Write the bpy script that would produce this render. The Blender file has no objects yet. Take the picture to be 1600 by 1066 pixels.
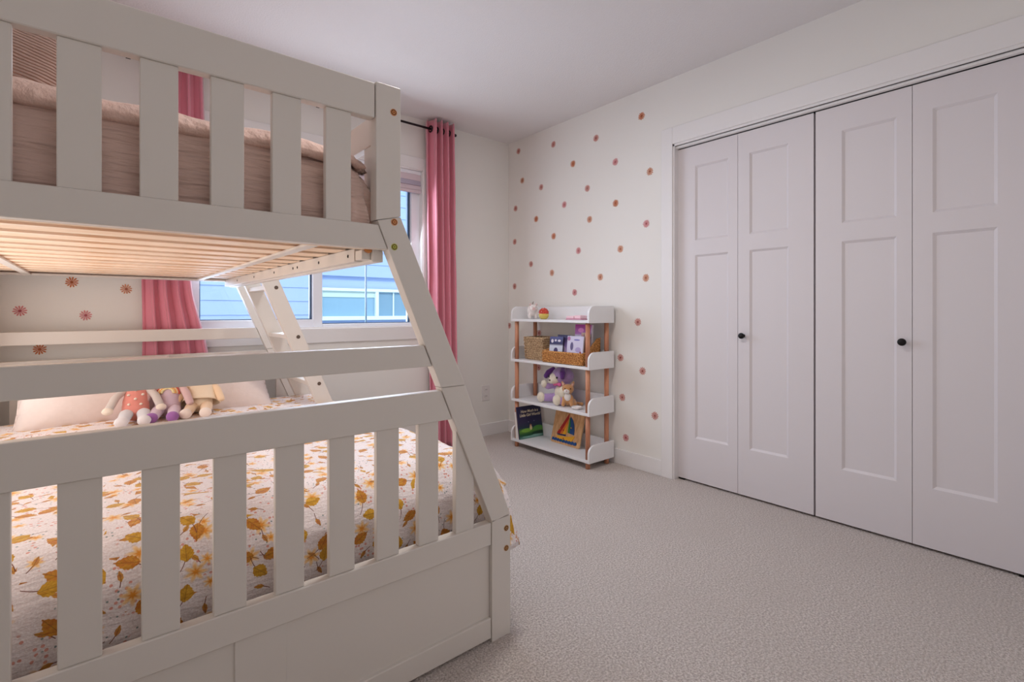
import bpy, bmesh, math, random
from mathutils import Vector, Matrix, noise
random.seed(7)
SC = bpy.context.scene
COL = SC.collection
R = math.radians
PI = math.pi

# ------------------------------------------------------------------ camera
cam_d = bpy.data.cameras.new('camera')
cam = bpy.data.objects.new('camera', cam_d)
COL.objects.link(cam)
cam_d.sensor_width = 36.0
cam_d.lens = 36.0 * 773.6 / 1600.0
cam_d.shift_x = 0.0
cam_d.shift_y = -(533 - 486) / 1600.0
cam.location = (0, 0, 1.021)
cam.rotation_euler = (R(90), 0, -math.atan2(0.6415, 0.7672))
cam_d.clip_start = 0.02
SC.camera = cam

# ------------------------------------------------------------------ exposure, sky, lights
SC.view_settings.view_transform = 'Standard'
SC.view_settings.look = 'None'
SC.view_settings.exposure = 0.0
SC.view_settings.gamma = 1.0
SC.view_settings.use_curve_mapping = False
try:
    SC.cycles.use_denoising = True
    SC.cycles.max_bounces = 10
    SC.cycles.diffuse_bounces = 6
    SC.cycles.transparent_max_bounces = 16
    SC.cycles.sample_clamp_indirect = 6
except Exception:
    pass

world = bpy.data.worlds.new('sky')
SC.world = world
world.use_nodes = True
bg = world.node_tree.nodes['Background']
bg.inputs[0].default_value = (0.62, 0.80, 1.0, 1)
bg.inputs[1].default_value = 2.3

sun_d = bpy.data.lights.new('sun', 'SUN')
sun_d.energy = 1.8
sun_d.angle = R(2)
sun_d.color = (1, 0.95, 0.88)
sun = bpy.data.objects.new('sun', sun_d)
sun.rotation_euler = (R(50), 0, R(-25))
COL.objects.link(sun)


def area(name, loc, rot, sx, sy, power, color):
    d = bpy.data.lights.new(name, 'AREA')
    d.shape = 'RECTANGLE'
    d.size, d.size_y = sx, sy
    d.energy = power
    d.color = color
    o = bpy.data.objects.new(name, d)
    o.location = loc
    o.rotation_euler = rot
    COL.objects.link(o)
    return o


# daylight entering at the window
area('window_daylight', (1.09, 3.30, 1.49), (R(-72), 0, 0), 1.46, 1.04, 28, (0.78, 0.87, 1.0))
# added soft fill from behind the camera
area('rear_fill_light', (1.3, -0.46, 1.45), (R(90), 0, R(0)), 1.6, 1.6, 2.6, (1.0, 0.91, 0.87))
# added soft warm fill inside the lower bunk, from its left side, no fixture
area('bunk_fill_light', (-0.38, 2.05, 0.90), (R(90), 0, R(-90)), 1.7, 0.45, 6.6, (1.0, 0.965, 0.94))


# ------------------------------------------------------------------ material helpers
def new_mat(name):
    m = bpy.data.materials.new(name)
    m.use_nodes = True
    nt = m.node_tree
    return m, nt, nt.nodes['Principled BSDF']


def srgb(r, g, b):
    f = lambda c: (c / 255 / 12.92) if c / 255 <= 0.04045 else ((c / 255 + 0.055) / 1.055) ** 2.4
    return (f(r), f(g), f(b), 1)


MATS = {}


def mat(name, col, rough=0.6, bump=None, var=None, metal=0, stretch=(1, 1, 1), coat=0, sheen=0, emis=None):
    """col rgba linear; bump = (scale, strength, distance); var = (scale, amount)"""
    if name in MATS:
        return MATS[name]
    m, nt, p = new_mat(name)
    p.inputs['Base Color'].default_value = col if len(col) == 4 else (*col, 1)
    p.inputs['Roughness'].default_value = rough
    p.inputs['Metallic'].default_value = metal
    p.inputs['Coat Weight'].default_value = coat
    p.inputs['Sheen Weight'].default_value = sheen
    tc = nt.nodes.new('ShaderNodeTexCoord')
    mp = nt.nodes.new('ShaderNodeMapping')
    mp.inputs['Scale'].default_value = stretch
    nt.links.new(tc.outputs['Object'], mp.inputs[0])
    if bump:
        n = nt.nodes.new('ShaderNodeTexNoise')
        n.inputs['Scale'].default_value = bump[0]
        n.inputs['Detail'].default_value = 4
        b = nt.nodes.new('ShaderNodeBump')
        b.inputs['Strength'].default_value = bump[1]
        b.inputs['Distance'].default_value = bump[2]
        nt.links.new(mp.outputs[0], n.inputs['Vector'])
        nt.links.new(n.outputs['Fac'], b.inputs['Height'])
        nt.links.new(b.outputs[0], p.inputs['Normal'])
    if var:
        n = nt.nodes.new('ShaderNodeTexNoise')
        n.inputs['Scale'].default_value = var[0]
        n.inputs['Detail'].default_value = 3
        mx = nt.nodes.new('ShaderNodeMix')
        mx.data_type = 'RGBA'
        c = p.inputs['Base Color'].default_value
        a = var[1]
        mx.inputs[6].default_value = (c[0] * (1 - a), c[1] * (1 - a), c[2] * (1 - a), 1)
        mx.inputs[7].default_value = (min(1, c[0] * (1 + a)), min(1, c[1] * (1 + a)), min(1, c[2] * (1 + a)), 1)
        nt.links.new(mp.outputs[0], n.inputs['Vector'])
        nt.links.new(n.outputs['Fac'], mx.inputs[0])
        nt.links.new(mx.outputs[2], p.inputs['Base Color'])
    if emis:
        p.inputs['Emission Color'].default_value = emis[0]
        p.inputs['Emission Strength'].default_value = emis[1]
    MATS[name] = m
    return m


class NG:
    """tiny expression builder for shader math"""

    def __init__(s, nt):
        s.nt = nt

    def m(s, op, a, b=0.0, c=None):
        n = s.nt.nodes.new('ShaderNodeMath')
        n.operation = op
        for i, v in enumerate((a, b) if c is None else (a, b, c)):
            if isinstance(v, (int, float)):
                n.inputs[i].default_value = v
            else:
                s.nt.links.new(v, n.inputs[i])
        return n.outputs[0]

    def mix(s, f, a, b):
        n = s.nt.nodes.new('ShaderNodeMix')
        n.data_type = 'RGBA'
        for i, v in ((0, f), (6, a), (7, b)):
            if isinstance(v, (int, float)):
                n.inputs[i].default_value = v
            elif isinstance(v, tuple):
                n.inputs[i].default_value = v
            else:
                s.nt.links.new(v, n.inputs[i])
        return n.outputs[2]

    def step(s, x, lo, hi):
        n = s.nt.nodes.new('ShaderNodeMapRange')
        n.interpolation_type = 'SMOOTHSTEP'
        s.nt.links.new(x, n.inputs[0])
        n.inputs[1].default_value = lo
        n.inputs[2].default_value = hi
        n.inputs[3].default_value = 0
        n.inputs[4].default_value = 1
        return n.outputs[0]

    def cell(s, vec, size, off, rnd=0.75):
        """local coordinates (rotated at random) about the nearest seed, and two random numbers"""
        nt = s.nt
        mp = nt.nodes.new('ShaderNodeMapping')
        mp.inputs['Location'].default_value = off
        nt.links.new(vec, mp.inputs[0])
        v = nt.nodes.new('ShaderNodeTexVoronoi')
        v.voronoi_dimensions = '2D'
        v.inputs['Scale'].default_value = 1 / size
        v.inputs['Randomness'].default_value = rnd
        nt.links.new(mp.outputs[0], v.inputs['Vector'])
        sub = nt.nodes.new('ShaderNodeVectorMath')
        sub.operation = 'SUBTRACT'
        nt.links.new(mp.outputs[0], sub.inputs[0])
        nt.links.new(v.outputs['Position'], sub.inputs[1])
        sp = nt.nodes.new('ShaderNodeSeparateXYZ')
        nt.links.new(sub.outputs[0], sp.inputs[0])
        sc = nt.nodes.new('ShaderNodeSeparateColor')
        nt.links.new(v.outputs['Color'], sc.inputs[0])
        ang = s.m('MULTIPLY', sc.outputs[0], 6.283)
        ca, sa = s.m('COSINE', ang), s.m('SINE', ang)
        x, y = sp.outputs[0], sp.outputs[1]
        lx = s.m('ADD', s.m('MULTIPLY', x, ca), s.m('MULTIPLY', y, sa))
        ly = s.m('SUBTRACT', s.m('MULTIPLY', y, ca), s.m('MULTIPLY', x, sa))
        return lx, ly, sc.outputs[1], sc.outputs[2]


# ------------------------------------------------------------------ materials
WALL = mat('wall_paint', srgb(233, 230, 225), 0.85, bump=(220, 0.06, 0.002))
CEIL = mat('ceiling_texture', srgb(226, 222, 222), 0.95, bump=(120, 0.35, 0.006))
TRIM = mat('trim_paint', srgb(232, 229, 228), 0.45, bump=(30, 0.02, 0.001))
DOORM = mat('door_paint', srgb(219, 213, 215), 0.5, bump=(60, 0.03, 0.001))
BED = mat('bed_paint', srgb(221, 215, 208), 0.42, bump=(40, 0.03, 0.001))
BEDIN = BED
VINYL = mat('window_vinyl', srgb(235, 236, 242), 0.35)
GASKET = mat('window_gasket', srgb(60, 80, 105), 0.5)
BLACK = mat('black_metal', srgb(28, 26, 27), 0.35, metal=0.6)
SHELFW = mat('shelf_white', srgb(232, 231, 232), 0.4, bump=(30, 0.02, 0.001))
PLASTIC = mat('white_plastic', srgb(225, 220, 218), 0.35)
DARKGAP = mat('dark_void', srgb(40, 34, 34), 0.9)
RODM = mat('rod_black', srgb(35, 28, 32), 0.4, metal=0.4)
NSIDE = mat('siding_paint', srgb(168, 186, 222), 0.7, bump=(50, 0.05, 0.002))
NTRIM = mat('exterior_trim', srgb(225, 238, 240), 0.6)
NGLASS = mat('exterior_glass', srgb(136, 172, 192), 0.3)
NGLASS2 = mat('exterior_glass_dark', srgb(120, 154, 174), 0.3)
NSHADE = mat('exterior_blind', srgb(205, 222, 212), 0.8)
GROUND = mat('outside_ground', srgb(120, 120, 112), 0.9, var=(6, 0.2))


def carpet():
    m, nt, p = new_mat('carpet')
    g = NG(nt)
    tc = nt.nodes.new('ShaderNodeTexCoord')
    v = nt.nodes.new('ShaderNodeTexVoronoi')
    v.inputs['Scale'].default_value = 210
    n1 = nt.nodes.new('ShaderNodeTexNoise')
    n1.inputs['Scale'].default_value = 150
    n1.inputs['Detail'].default_value = 5
    n1.inputs['Roughness'].default_value = 0.75
    n2 = nt.nodes.new('ShaderNodeTexNoise')
    n2.inputs['Scale'].default_value = 2.2
    n2.inputs['Detail'].default_value = 3
    for n in (v, n1, n2):
        nt.links.new(tc.outputs['Object'], n.inputs['Vector'])
    c = g.mix(g.step(n1.outputs['Fac'], 0.36, 0.66), srgb(176, 162, 154), srgb(240, 230, 224))
    c = g.mix(g.m('MULTIPLY', g.step(n2.outputs['Fac'], 0.4, 0.65), 0.22), c, srgb(200, 188, 181))
    nt.links.new(c, p.inputs['Base Color'])
    p.inputs['Roughness'].default_value = 0.98
    p.inputs['Sheen Weight'].default_value = 0.15
    h = g.m('ADD', g.m('MULTIPLY', v.outputs['Distance'], 0.8), n1.outputs['Fac'])
    b = nt.nodes.new('ShaderNodeBump')
    b.inputs['Strength'].default_value = 0.9
    b.inputs['Distance'].default_value = 0.006
    nt.links.new(h, b.inputs['Height'])
    nt.links.new(b.outputs[0], p.inputs['Normal'])
    return m


def wood(name, c1, c2, stretch, scale=6, rough=0.5):
    m, nt, p = new_mat(name)
    g = NG(nt)
    tc = nt.nodes.new('ShaderNodeTexCoord')
    mp = nt.nodes.new('ShaderNodeMapping')
    mp.inputs['Scale'].default_value = stretch
    nt.links.new(tc.outputs['Object'], mp.inputs[0])
    n = nt.nodes.new('ShaderNodeTexNoise')
    n.inputs['Scale'].default_value = scale
    n.inputs['Detail'].default_value = 6
    n.inputs['Distortion'].default_value = 0.6
    nt.links.new(mp.outputs[0], n.inputs['Vector'])
    c = g.mix(g.step(n.outputs['Fac'], 0.3, 0.7), c1, c2)
    oi = nt.nodes.new('ShaderNodeObjectInfo')
    hs = nt.nodes.new('ShaderNodeHueSaturation')
    nt.links.new(g.m('ADD', g.m('MULTIPLY', oi.outputs['Random'], 0.16), 0.92), hs.inputs['Value'])
    nt.links.new(c, hs.inputs['Color'])
    nt.links.new(hs.outputs[0], p.inputs['Base Color'])
    p.inputs['Roughness'].default_value = rough
    return m


CARPET = carpet()
SLAT = wood('slat_pine', srgb(243, 211, 178), srgb(253, 234, 212), (1.2, 9, 9))
DOWEL = wood('beech_dowel', srgb(176, 112, 82), srgb(208, 146, 112), (6, 6, 1))
PLY = wood('birch_ply', srgb(196, 146, 96), srgb(222, 178, 130), (8, 8, 1.2))


def floral():
    m, nt, p = new_mat('floral_print')
    g = NG(nt)
    tc = nt.nodes.new('ShaderNodeTexCoord')
    uv = tc.outputs['UV']
    base = srgb(226, 214, 212)
    nz = nt.nodes.new('ShaderNodeTexNoise')
    nz.inputs['Scale'].default_value = 260
    nz.inputs['Detail'].default_value = 3
    nt.links.new(uv, nz.inputs['Vector'])
    col = g.mix(g.step(nz.outputs['Fac'], 0.35, 0.65), srgb(226, 214, 213), srgb(242, 235, 235))

    def dot_layer(col, size, off, r, colour, keep):
        lx, ly, a, b = g.cell(uv, size, off, 1.0)
        d = g.m('SQRT', g.m('ADD', g.m('MULTIPLY', lx, lx), g.m('MULTIPLY', ly, ly)))
        k = g.m('MULTIPLY', g.m('SUBTRACT', 1.0, g.step(d, r * 0.7, r)), g.m('LESS_THAN', a, keep))
        n = nt.nodes.new('ShaderNodeTexNoise')
        n.inputs['Scale'].default_value = 11
        mp = nt.nodes.new('ShaderNodeMapping')
        mp.inputs['Location'].default_value = off
        nt.links.new(uv, mp.inputs[0])
        nt.links.new(mp.outputs[0], n.inputs['Vector'])
        k = g.m('MULTIPLY', k, g.step(n.outputs['Fac'], 0.52, 0.56))
        return g.mix(k, col, colour)

    def flower(col, size, off, rad, keep):
        lx, ly, a, b = g.cell(uv, size, off)
        d = g.m('SQRT', g.m('ADD', g.m('MULTIPLY', lx, lx), g.m('MULTIPLY', ly, ly)))
        th = g.m('ARCTAN2', ly, lx)
        rr = g.m('ADD', rad * 0.78, g.m('MULTIPLY', g.m('COSINE', g.m('MULTIPLY', th, 7.0)), rad * 0.22))
        q = g.m('DIVIDE', d, rr)
        on = g.m('LESS_THAN', a, keep)
        k = g.m('MULTIPLY', g.m('SUBTRACT', 1.0, g.step(q, 0.55, 1.05)), on)
        col = g.mix(g.m('MULTIPLY', k, 0.85), col, srgb(240, 196, 120))
        k2 = g.m('MULTIPLY', g.m('SUBTRACT', 1.0, g.step(q, 0.15, 0.55)), on)
        return g.mix(k2, col, srgb(226, 146, 42))

    def leaf(col, size, off, L, W, c1, c2, keep, stem=True):
        lx, ly, a, b = g.cell(uv, size, off)
        on = g.m('LESS_THAN', a, keep)
        t = g.m('DIVIDE', lx, L)
        w = g.m('MULTIPLY', g.m('SUBTRACT', 1.0, g.m('MULTIPLY', t, t)),
                g.m('SUBTRACT', W, g.m('MULTIPLY', t, W * 0.35)))
        ay = g.m('ABSOLUTE', ly)
        wob = g.m('MULTIPLY', g.m('SINE', g.m('MULTIPLY', lx, 900.0)), W * 0.06)
        k = g.m('MULTIPLY', g.step(g.m('SUBTRACT', g.m('ADD', w, wob), ay), -0.0006, 0.0009), on)
        n = nt.nodes.new('ShaderNodeTexNoise')
        n.inputs['Scale'].default_value = 90
        nt.links.new(uv, n.inputs['Vector'])
        shade = g.mix(g.step(n.outputs['Fac'], 0.35, 0.65), c1, c2)
        # veins and midrib
        vein = g.m('ABSOLUTE', g.m('SINE', g.m('MULTIPLY', g.m('SUBTRACT', lx, ay), 3.14 / (L * 0.34))))
        kv = g.m('MAXIMUM', g.m('SUBTRACT', 1.0, g.step(vein, 0.0, 0.22)), g.m('SUBTRACT', 1.0, g.step(ay, 0.0004, 0.0011)))
        shade = g.mix(g.m('MULTIPLY', kv, 0.55), shade, srgb(122, 76, 28))
        if stem:
            sy = g.m('ABSOLUTE', g.m('SUBTRACT', ly, g.m('MULTIPLY', g.m('MULTIPLY', lx, lx), 9.0)))
            ks = g.m('MULTIPLY', g.m('LESS_THAN', sy, 0.0009), g.m('LESS_THAN', lx, -L * 0.8))
            ks = g.m('MULTIPLY', g.m('MULTIPLY', ks, g.m('GREATER_THAN', lx, -L * 2.1)), on)
            col = g.mix(ks, col, srgb(120, 72, 56))
        return g.mix(k, col, shade)

    col = dot_layer(col, 0.011, (0.3, 0.1, 0), 0.0036, srgb(218, 156, 142), 0.34)
    col = dot_layer(col, 0.012, (1.3, 2.1, 0), 0.0024, srgb(132, 148, 146), 0.3)
    col = flower(col, 0.115, (0.37, 0.2, 0), 0.027, 0.95)
    col = flower(col, 0.085, (5.3, 4.2, 0), 0.017, 0.7)
    col = leaf(col, 0.062, (2.1, 1.7, 0), 0.012, 0.005, srgb(206, 150, 60), srgb(188, 122, 66), 0.75)
    col = leaf(col, 0.105, (4.4, 0.9, 0), 0.023, 0.014, srgb(192, 118, 40), srgb(206, 146, 46), 0.75)
    col = leaf(col, 0.100, (0.05, 3.3, 0), 0.020, 0.0145, srgb(214, 166, 50), srgb(196, 144, 34), 0.8)
    nt.links.new(col, p.inputs['Base Color'])
    p.inputs['Roughness'].default_value = 0.9
    p.inputs['Sheen Weight'].default_value = 0.2
    mp = nt.nodes.new('ShaderNodeMapping')
    mp.inputs['Scale'].default_value = (1, 2.4, 1)
    nt.links.new(uv, mp.inputs[0])
    n = nt.nodes.new('ShaderNodeTexNoise')
    n.inputs['Scale'].default_value = 42
    n.inputs['Detail'].default_value = 5
    nt.links.new(mp.outputs[0], n.inputs['Vector'])
    b = nt.nodes.new('ShaderNodeBump')
    b.inputs['Strength'].default_value = 0.8
    b.inputs['Distance'].default_value = 0.006
    nt.links.new(n.outputs['Fac'], b.inputs['Height'])
    nt.links.new(b.outputs[0], p.inputs['Normal'])
    return m


FLORAL = floral()
PINKQ = mat('pink_quilt', srgb(218, 188, 176), 0.85, bump=(7, 1.0, 0.03), var=(5, 0.07), stretch=(0.6, 0.6, 5), sheen=0.25)
PINKT = mat('pink_quilt_top', srgb(228, 194, 180), 0.85, bump=(26, 0.9, 0.014), var=(8, 0.06), stretch=(1.5, 1, 1), sheen=0.25)
SHEET = mat('pale_pink_sheet', srgb(236, 214, 208), 0.85, bump=(20, 0.3, 0.004))
MATT = mat('mattress_cloth', srgb(186, 128, 78), 0.9, bump=(60, 0.2, 0.002))  # warm bounce light under the bunk is put into this tan
MATW = mat('mattress_white', srgb(225, 218, 214), 0.9, bump=(60, 0.2, 0.002))
PILLOW = mat('pillow_cotton', srgb(226, 212, 207), 0.9, bump=(55, 0.35, 0.003), var=(70, 0.04))
VELVET = mat('pink_velvet', srgb(220, 132, 150), 0.65, bump=(90, 0.1, 0.001), var=(3, 0.1), sheen=0.7)
SHADEF = mat('roman_shade_cloth', srgb(216, 200, 206), 0.9, bump=(200, 0.1, 0.001))
SHADEB = mat('roman_shade_band', srgb(182, 174, 190), 0.9)


def glass():
    m = bpy.data.materials.new('window_glass')
    m.use_nodes = True
    nt = m.node_tree
    nt.nodes.clear()
    out = nt.nodes.new('ShaderNodeOutputMaterial')
    t = nt.nodes.new('ShaderNodeBsdfTransparent')
    t.inputs[0].default_value = (0.95, 0.98, 1.0, 1)
    gl = nt.nodes.new('ShaderNodeBsdfGlossy')
    gl.inputs['Roughness'].default_value = 0.02
    mx = nt.nodes.new('ShaderNodeMixShader')
    fr = nt.nodes.new('ShaderNodeFresnel')
    fr.inputs[0].default_value = 1.35
    nt.links.new(fr.outputs[0], mx.inputs[0])
    nt.links.new(t.outputs[0], mx.inputs[1])
    nt.links.new(gl.outputs[0], mx.inputs[2])
    nt.links.new(mx.outputs[0], out.inputs[0])
    return m


GLASS = glass()

# ------------------------------------------------------------------ geometry helpers
ORG = {}


class MB:
    """collects shapes (in world or thing-local coordinates) and links them as one mesh object"""

    def __init__(s):
        s.bm = bmesh.new()
        s.uv = s.bm.loops.layers.uv.new('UVMap')

    def box(s, x0, x1, y0, y1, z0, z1, bev=0.0, mtx=None):
        r = bmesh.ops.create_cube(s.bm, size=1)
        vs = r['verts']
        for v in vs:
            v.co = Vector(((x0 + x1) / 2 + v.co.x * (x1 - x0), (y0 + y1) / 2 + v.co.y * (y1 - y0), (z0 + z1) / 2 + v.co.z * (z1 - z0)))
        if bev > 0:
            es = {e for v in vs for e in v.link_edges}
            rr = bmesh.ops.bevel(s.bm, geom=list(es), offset=bev, segments=1, affect='EDGES', profile=0.5)
            vs = list({v for f in rr['faces'] for v in f.verts} | {v for v in vs if v.is_valid})
        if mtx is not None:
            bmesh.ops.transform(s.bm, matrix=mtx, verts=vs)
        return vs

    def prism(s, pts, axis, a, b, bev=0.0):
        """polygon pts (2D) extruded along axis from a to b; axis 'y': pts=(x,z); 'x': pts=(y,z); 'z': pts=(x,y)"""
        def mk(p, t):
            return {'y': (p[0], t, p[1]), 'x': (t, p[0], p[1]), 'z': (p[0], p[1], t)}[axis]
        A = [s.bm.verts.new(mk(p, a)) for p in pts]
        B = [s.bm.verts.new(mk(p, b)) for p in pts]
        fs = [s.bm.faces.new(A), s.bm.faces.new(list(reversed(B)))]
        n = len(pts)
        for i in range(n):
            fs.append(s.bm.faces.new((A[i], B[i], B[(i + 1) % n], A[(i + 1) % n])))
        bmesh.ops.recalc_face_normals(s.bm, faces=fs)
        if bev > 0:
            es = list({e for f in fs for e in f.edges})
            bmesh.ops.bevel(s.bm, geom=es, offset=bev, segments=1, affect='EDGES')
        return A + B

    def cyl(s, p0, p1, r0, r1=None, n=16):
        r1 = r0 if r1 is None else r1
        p0, p1 = Vector(p0), Vector(p1)
        d = p1 - p0
        q = d.to_track_quat('Z', 'Y').to_matrix().to_4x4()
        mt = Matrix.Translation((p0 + p1) / 2) @ q
        bmesh.ops.create_cone(s.bm, cap_ends=True, segments=n, radius1=r0, radius2=r1, depth=d.length, matrix=mt)

    def ball(s, c, r, sub=2, rot=None):
        r = (r, r, r) if isinstance(r, (int, float)) else r
        mt = Matrix.Translation(c)
        if rot is not None:
            mt = mt @ Matrix(rot).to_4x4()
        mt = mt @ Matrix.Diagonal((*r, 1))
        bmesh.ops.create_icosphere(s.bm, subdivisions=sub, radius=1, matrix=mt)

    def limb(s, pts, rads, sub=2):
        """row of overlapping balls for soft limbs"""
        for i in range(len(pts) - 1):
            a, b = Vector(pts[i]), Vector(pts[i + 1])
            k = max(2, int((b - a).length / (min(rads[i], rads[i + 1]) * 0.5)))
            for j in range(k + 1):
                t = j / k
                s.ball(a.lerp(b, t), rads[i] * (1 - t) + rads[i + 1] * t, sub)

    def lathe(s, prof, c=(0, 0, 0), n=24):
        rings = []
        for r, z in prof:
            rings.append([s.bm.verts.new((c[0] + r * math.cos(2 * PI * i / n), c[1] + r * math.sin(2 * PI * i / n), c[2] + z)) for i in range(n)])
        for a, b in zip(rings, rings[1:]):
            for i in range(n):
                s.bm.faces.new((a[i], a[(i + 1) % n], b[(i + 1) % n], b[i]))
        s.bm.faces.new(list(reversed(rings[0])))
        s.bm.faces.new(rings[-1])

    def grid(s, f, nu, nv, uvf=None, wrap=False, double=0):
        """f(u,v)->xyz for u,v in 0..1"""
        V = [[s.bm.verts.new(f(i / nu, j / nv)) for j in range(nv + 1)] for i in range(nu + 1)]
        for i in range(nu):
            for j in range(nv):
                fc = s.bm.faces.new((V[i][j], V[i + 1][j], V[i + 1][j + 1], V[i][j + 1]))
                if uvf:
                    for lp, (a, b) in zip(fc.loops, ((i, j), (i + 1, j), (i + 1, j + 1), (i, j + 1))):
                        lp[s.uv].uv = uvf(a / nu, b / nv)
        return V

    def build(s, name, m, parent=None, smooth=False, solid=0, remesh=0, subsurf=0, origin=None):
        me = bpy.data.meshes.new(name)
        off = Vector((0, 0, 0))
        loc = None
        if parent is not None:
            off = ORG.get(parent, Vector((0, 0, 0)))
        elif origin is not None:
            off = Vector(origin)
            loc = off
        for v in s.bm.verts:
            v.co -= off
        if smooth:
            for f in s.bm.faces:
                f.smooth = True
        s.bm.to_mesh(me)
        s.bm.free()
        o = bpy.data.objects.new(name, me)
        me.materials.append(m)
        COL.objects.link(o)
        if parent is not None:
            o.parent = parent
            ORG[o] = off
        else:
            ORG[o] = off
            if loc is not None:
                o.location = loc
        if remesh:
            md = o.modifiers.new('remesh', 'REMESH')
            md.mode = 'VOXEL'
            md.voxel_size = remesh
            md.use_smooth_shade = True
            sm = o.modifiers.new('smooth', 'SMOOTH')
            sm.factor = 0.6
            sm.iterations = 4
        if solid:
            md = o.modifiers.new('solid', 'SOLIDIFY')
            md.thickness = solid
            md.offset = -1
        if subsurf:
            md = o.modifiers.new('sub', 'SUBSURF')
            md.levels = md.render_levels = subsurf
        return o


def tag(o, label=None, cat=None, group=None, kind=None):
    if label:
        o['label'] = label
    if cat:
        o['category'] = cat
    if group:
        o['group'] = group
    if kind:
        o['kind'] = kind
    return o


def thing(name, loc, label=None, cat=None, group=None, rotz=0.0, local=False, kind=None):
    """empty at the thing's base. Parts are given in world coordinates unless local."""
    o = bpy.data.objects.new(name, None)
    o.empty_display_size = 0.1
    o.location = loc
    o.rotation_euler = (0, 0, rotz)
    COL.objects.link(o)
    ORG[o] = Vector((0, 0, 0)) if local else Vector(loc)
    return tag(o, label, cat, group, kind)


def part(name, m, parent, *box, bev=0.002):
    b = MB()
    b.box(*box, bev=bev)
    return b.build(name, m, parent)


def struct(name, m, *box, bev=0.0):
    b = MB()
    b.box(*box, bev=bev)
    return tag(b.build(name, m), kind='structure')


def fbm(x, y, z=0.0, o=3):
    return noise.fractal((x, y, z), 1.0, 2.0, o)


# ================================================================== ROOM SHELL
XR = 2.68      # closet wall
YB = 3.25      # window wall
XL = -0.50     # left wall
YF = -0.50     # wall behind the camera
H = 2.44

struct('floor', CARPET, XL - 0.1, XR + 0.75, YF - 0.1, YB + 0.2, -0.08, 0.0)
struct('ceiling', CEIL, XL - 0.1, XR + 0.75, YF - 0.1, YB + 0.2, H, H + 0.08)
struct('wall_left', WALL, XL - 0.1, XL, YF - 0.1, YB + 0.2, 0, H)
struct('wall_front', WALL, XL - 0.1, XR + 0.75, YF - 0.1, YF, 0, H)

# window wall with its opening
WX0, WX1, WZ0, WZ1 = 0.33, 1.85, 0.91, 2.06
b = MB()
b.box(XL, WX0, YB, YB + 0.17, 0, H)
b.box(WX1, XR, YB, YB + 0.17, 0, H)
b.box(WX0, WX1, YB, YB + 0.17, 0, WZ0)
b.box(WX0, WX1, YB, YB + 0.17, WZ1, H)
tag(b.build('wall_back', WALL), kind='structure')

# closet wall with its opening
CY0, CY1, CZ = 0.14, 1.678, 2.018
b = MB()
b.box(XR, XR + 0.11, CY1, YB + 0.17, 0, H)
b.box(XR, XR + 0.11, YF, CY0, 0, H)
b.box(XR, XR + 0.11, CY0, CY1, CZ, H)
tag(b.build('wall_right', WALL), kind='structure')
# inside of the closet
b = MB()
b.box(XR + 0.66, XR + 0.72, YF, 2.2, 0, H)
b.box(XR + 0.11, XR + 0.66, CY1 + 0.2, CY1 + 0.26, 0, H)
b.box(XR + 0.11, XR + 0.66, CY0 - 0.26, CY0 - 0.2, 0, H)
tag(b.build('wall_closet', DARKGAP), kind='structure')

# baseboards
def baseboard(name, pts):
    b = MB()
    for (x0, x1, y0, y1, z0, z1) in pts:
        b.box(x0, x1, y0, y1, z0, z1, bev=0.002)
    tag(b.build(name, TRIM), kind='structure')

baseboard('baseboard_back', [(XL, XR - 0.014, YB - 0.014, YB, 0, 0.098)])
baseboard('baseboard_right', [(XR - 0.014, XR, 1.752, YB, 0, 0.098)])
baseboard('baseboard_left', [(XL, XL + 0.014, YF, YB - 0.014, 0, 0.098)])

# closet casing: jamb boards, stop mouldings, header
b = MB()
b.box(XR - 0.016, XR, CY1 - 0.002, 1.752, 0, 2.133, bev=0.002)
b.box(XR - 0.016, XR, CY0 - 0.088, CY1 - 0.002, 2.030, 2.133, bev=0.002)
b.box(XR - 0.016, XR, CY0 - 0.088, CY0 + 0.002, 0, 2.030, bev=0.002)
b.box(XR - 0.008, XR + 0.10, CY1 - 0.012, CY1, 0, 2.03)
b.box(XR - 0.008, XR + 0.10, CY0, CY0 + 0.012, 0, 2.03)
b.box(XR - 0.008, XR + 0.10, CY0, CY1, 2.018, 2.032)
b.box(XR + 0.006, XR + 0.03, CY0, CY1 - 0.012, 2.004, 2.018, bev=0.002)
tag(b.build('trim_1', TRIM), kind='structure')
# dark track above the doors
b = MB()
b.box(XR + 0.034, XR + 0.075, CY0 + 0.012, CY1 - 0.012, 2.006, 2.018)
tag(b.build('trim_2', BLACK), kind='structure')

# bifold doors ------------------------------------------------------
DX = 2.712


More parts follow.
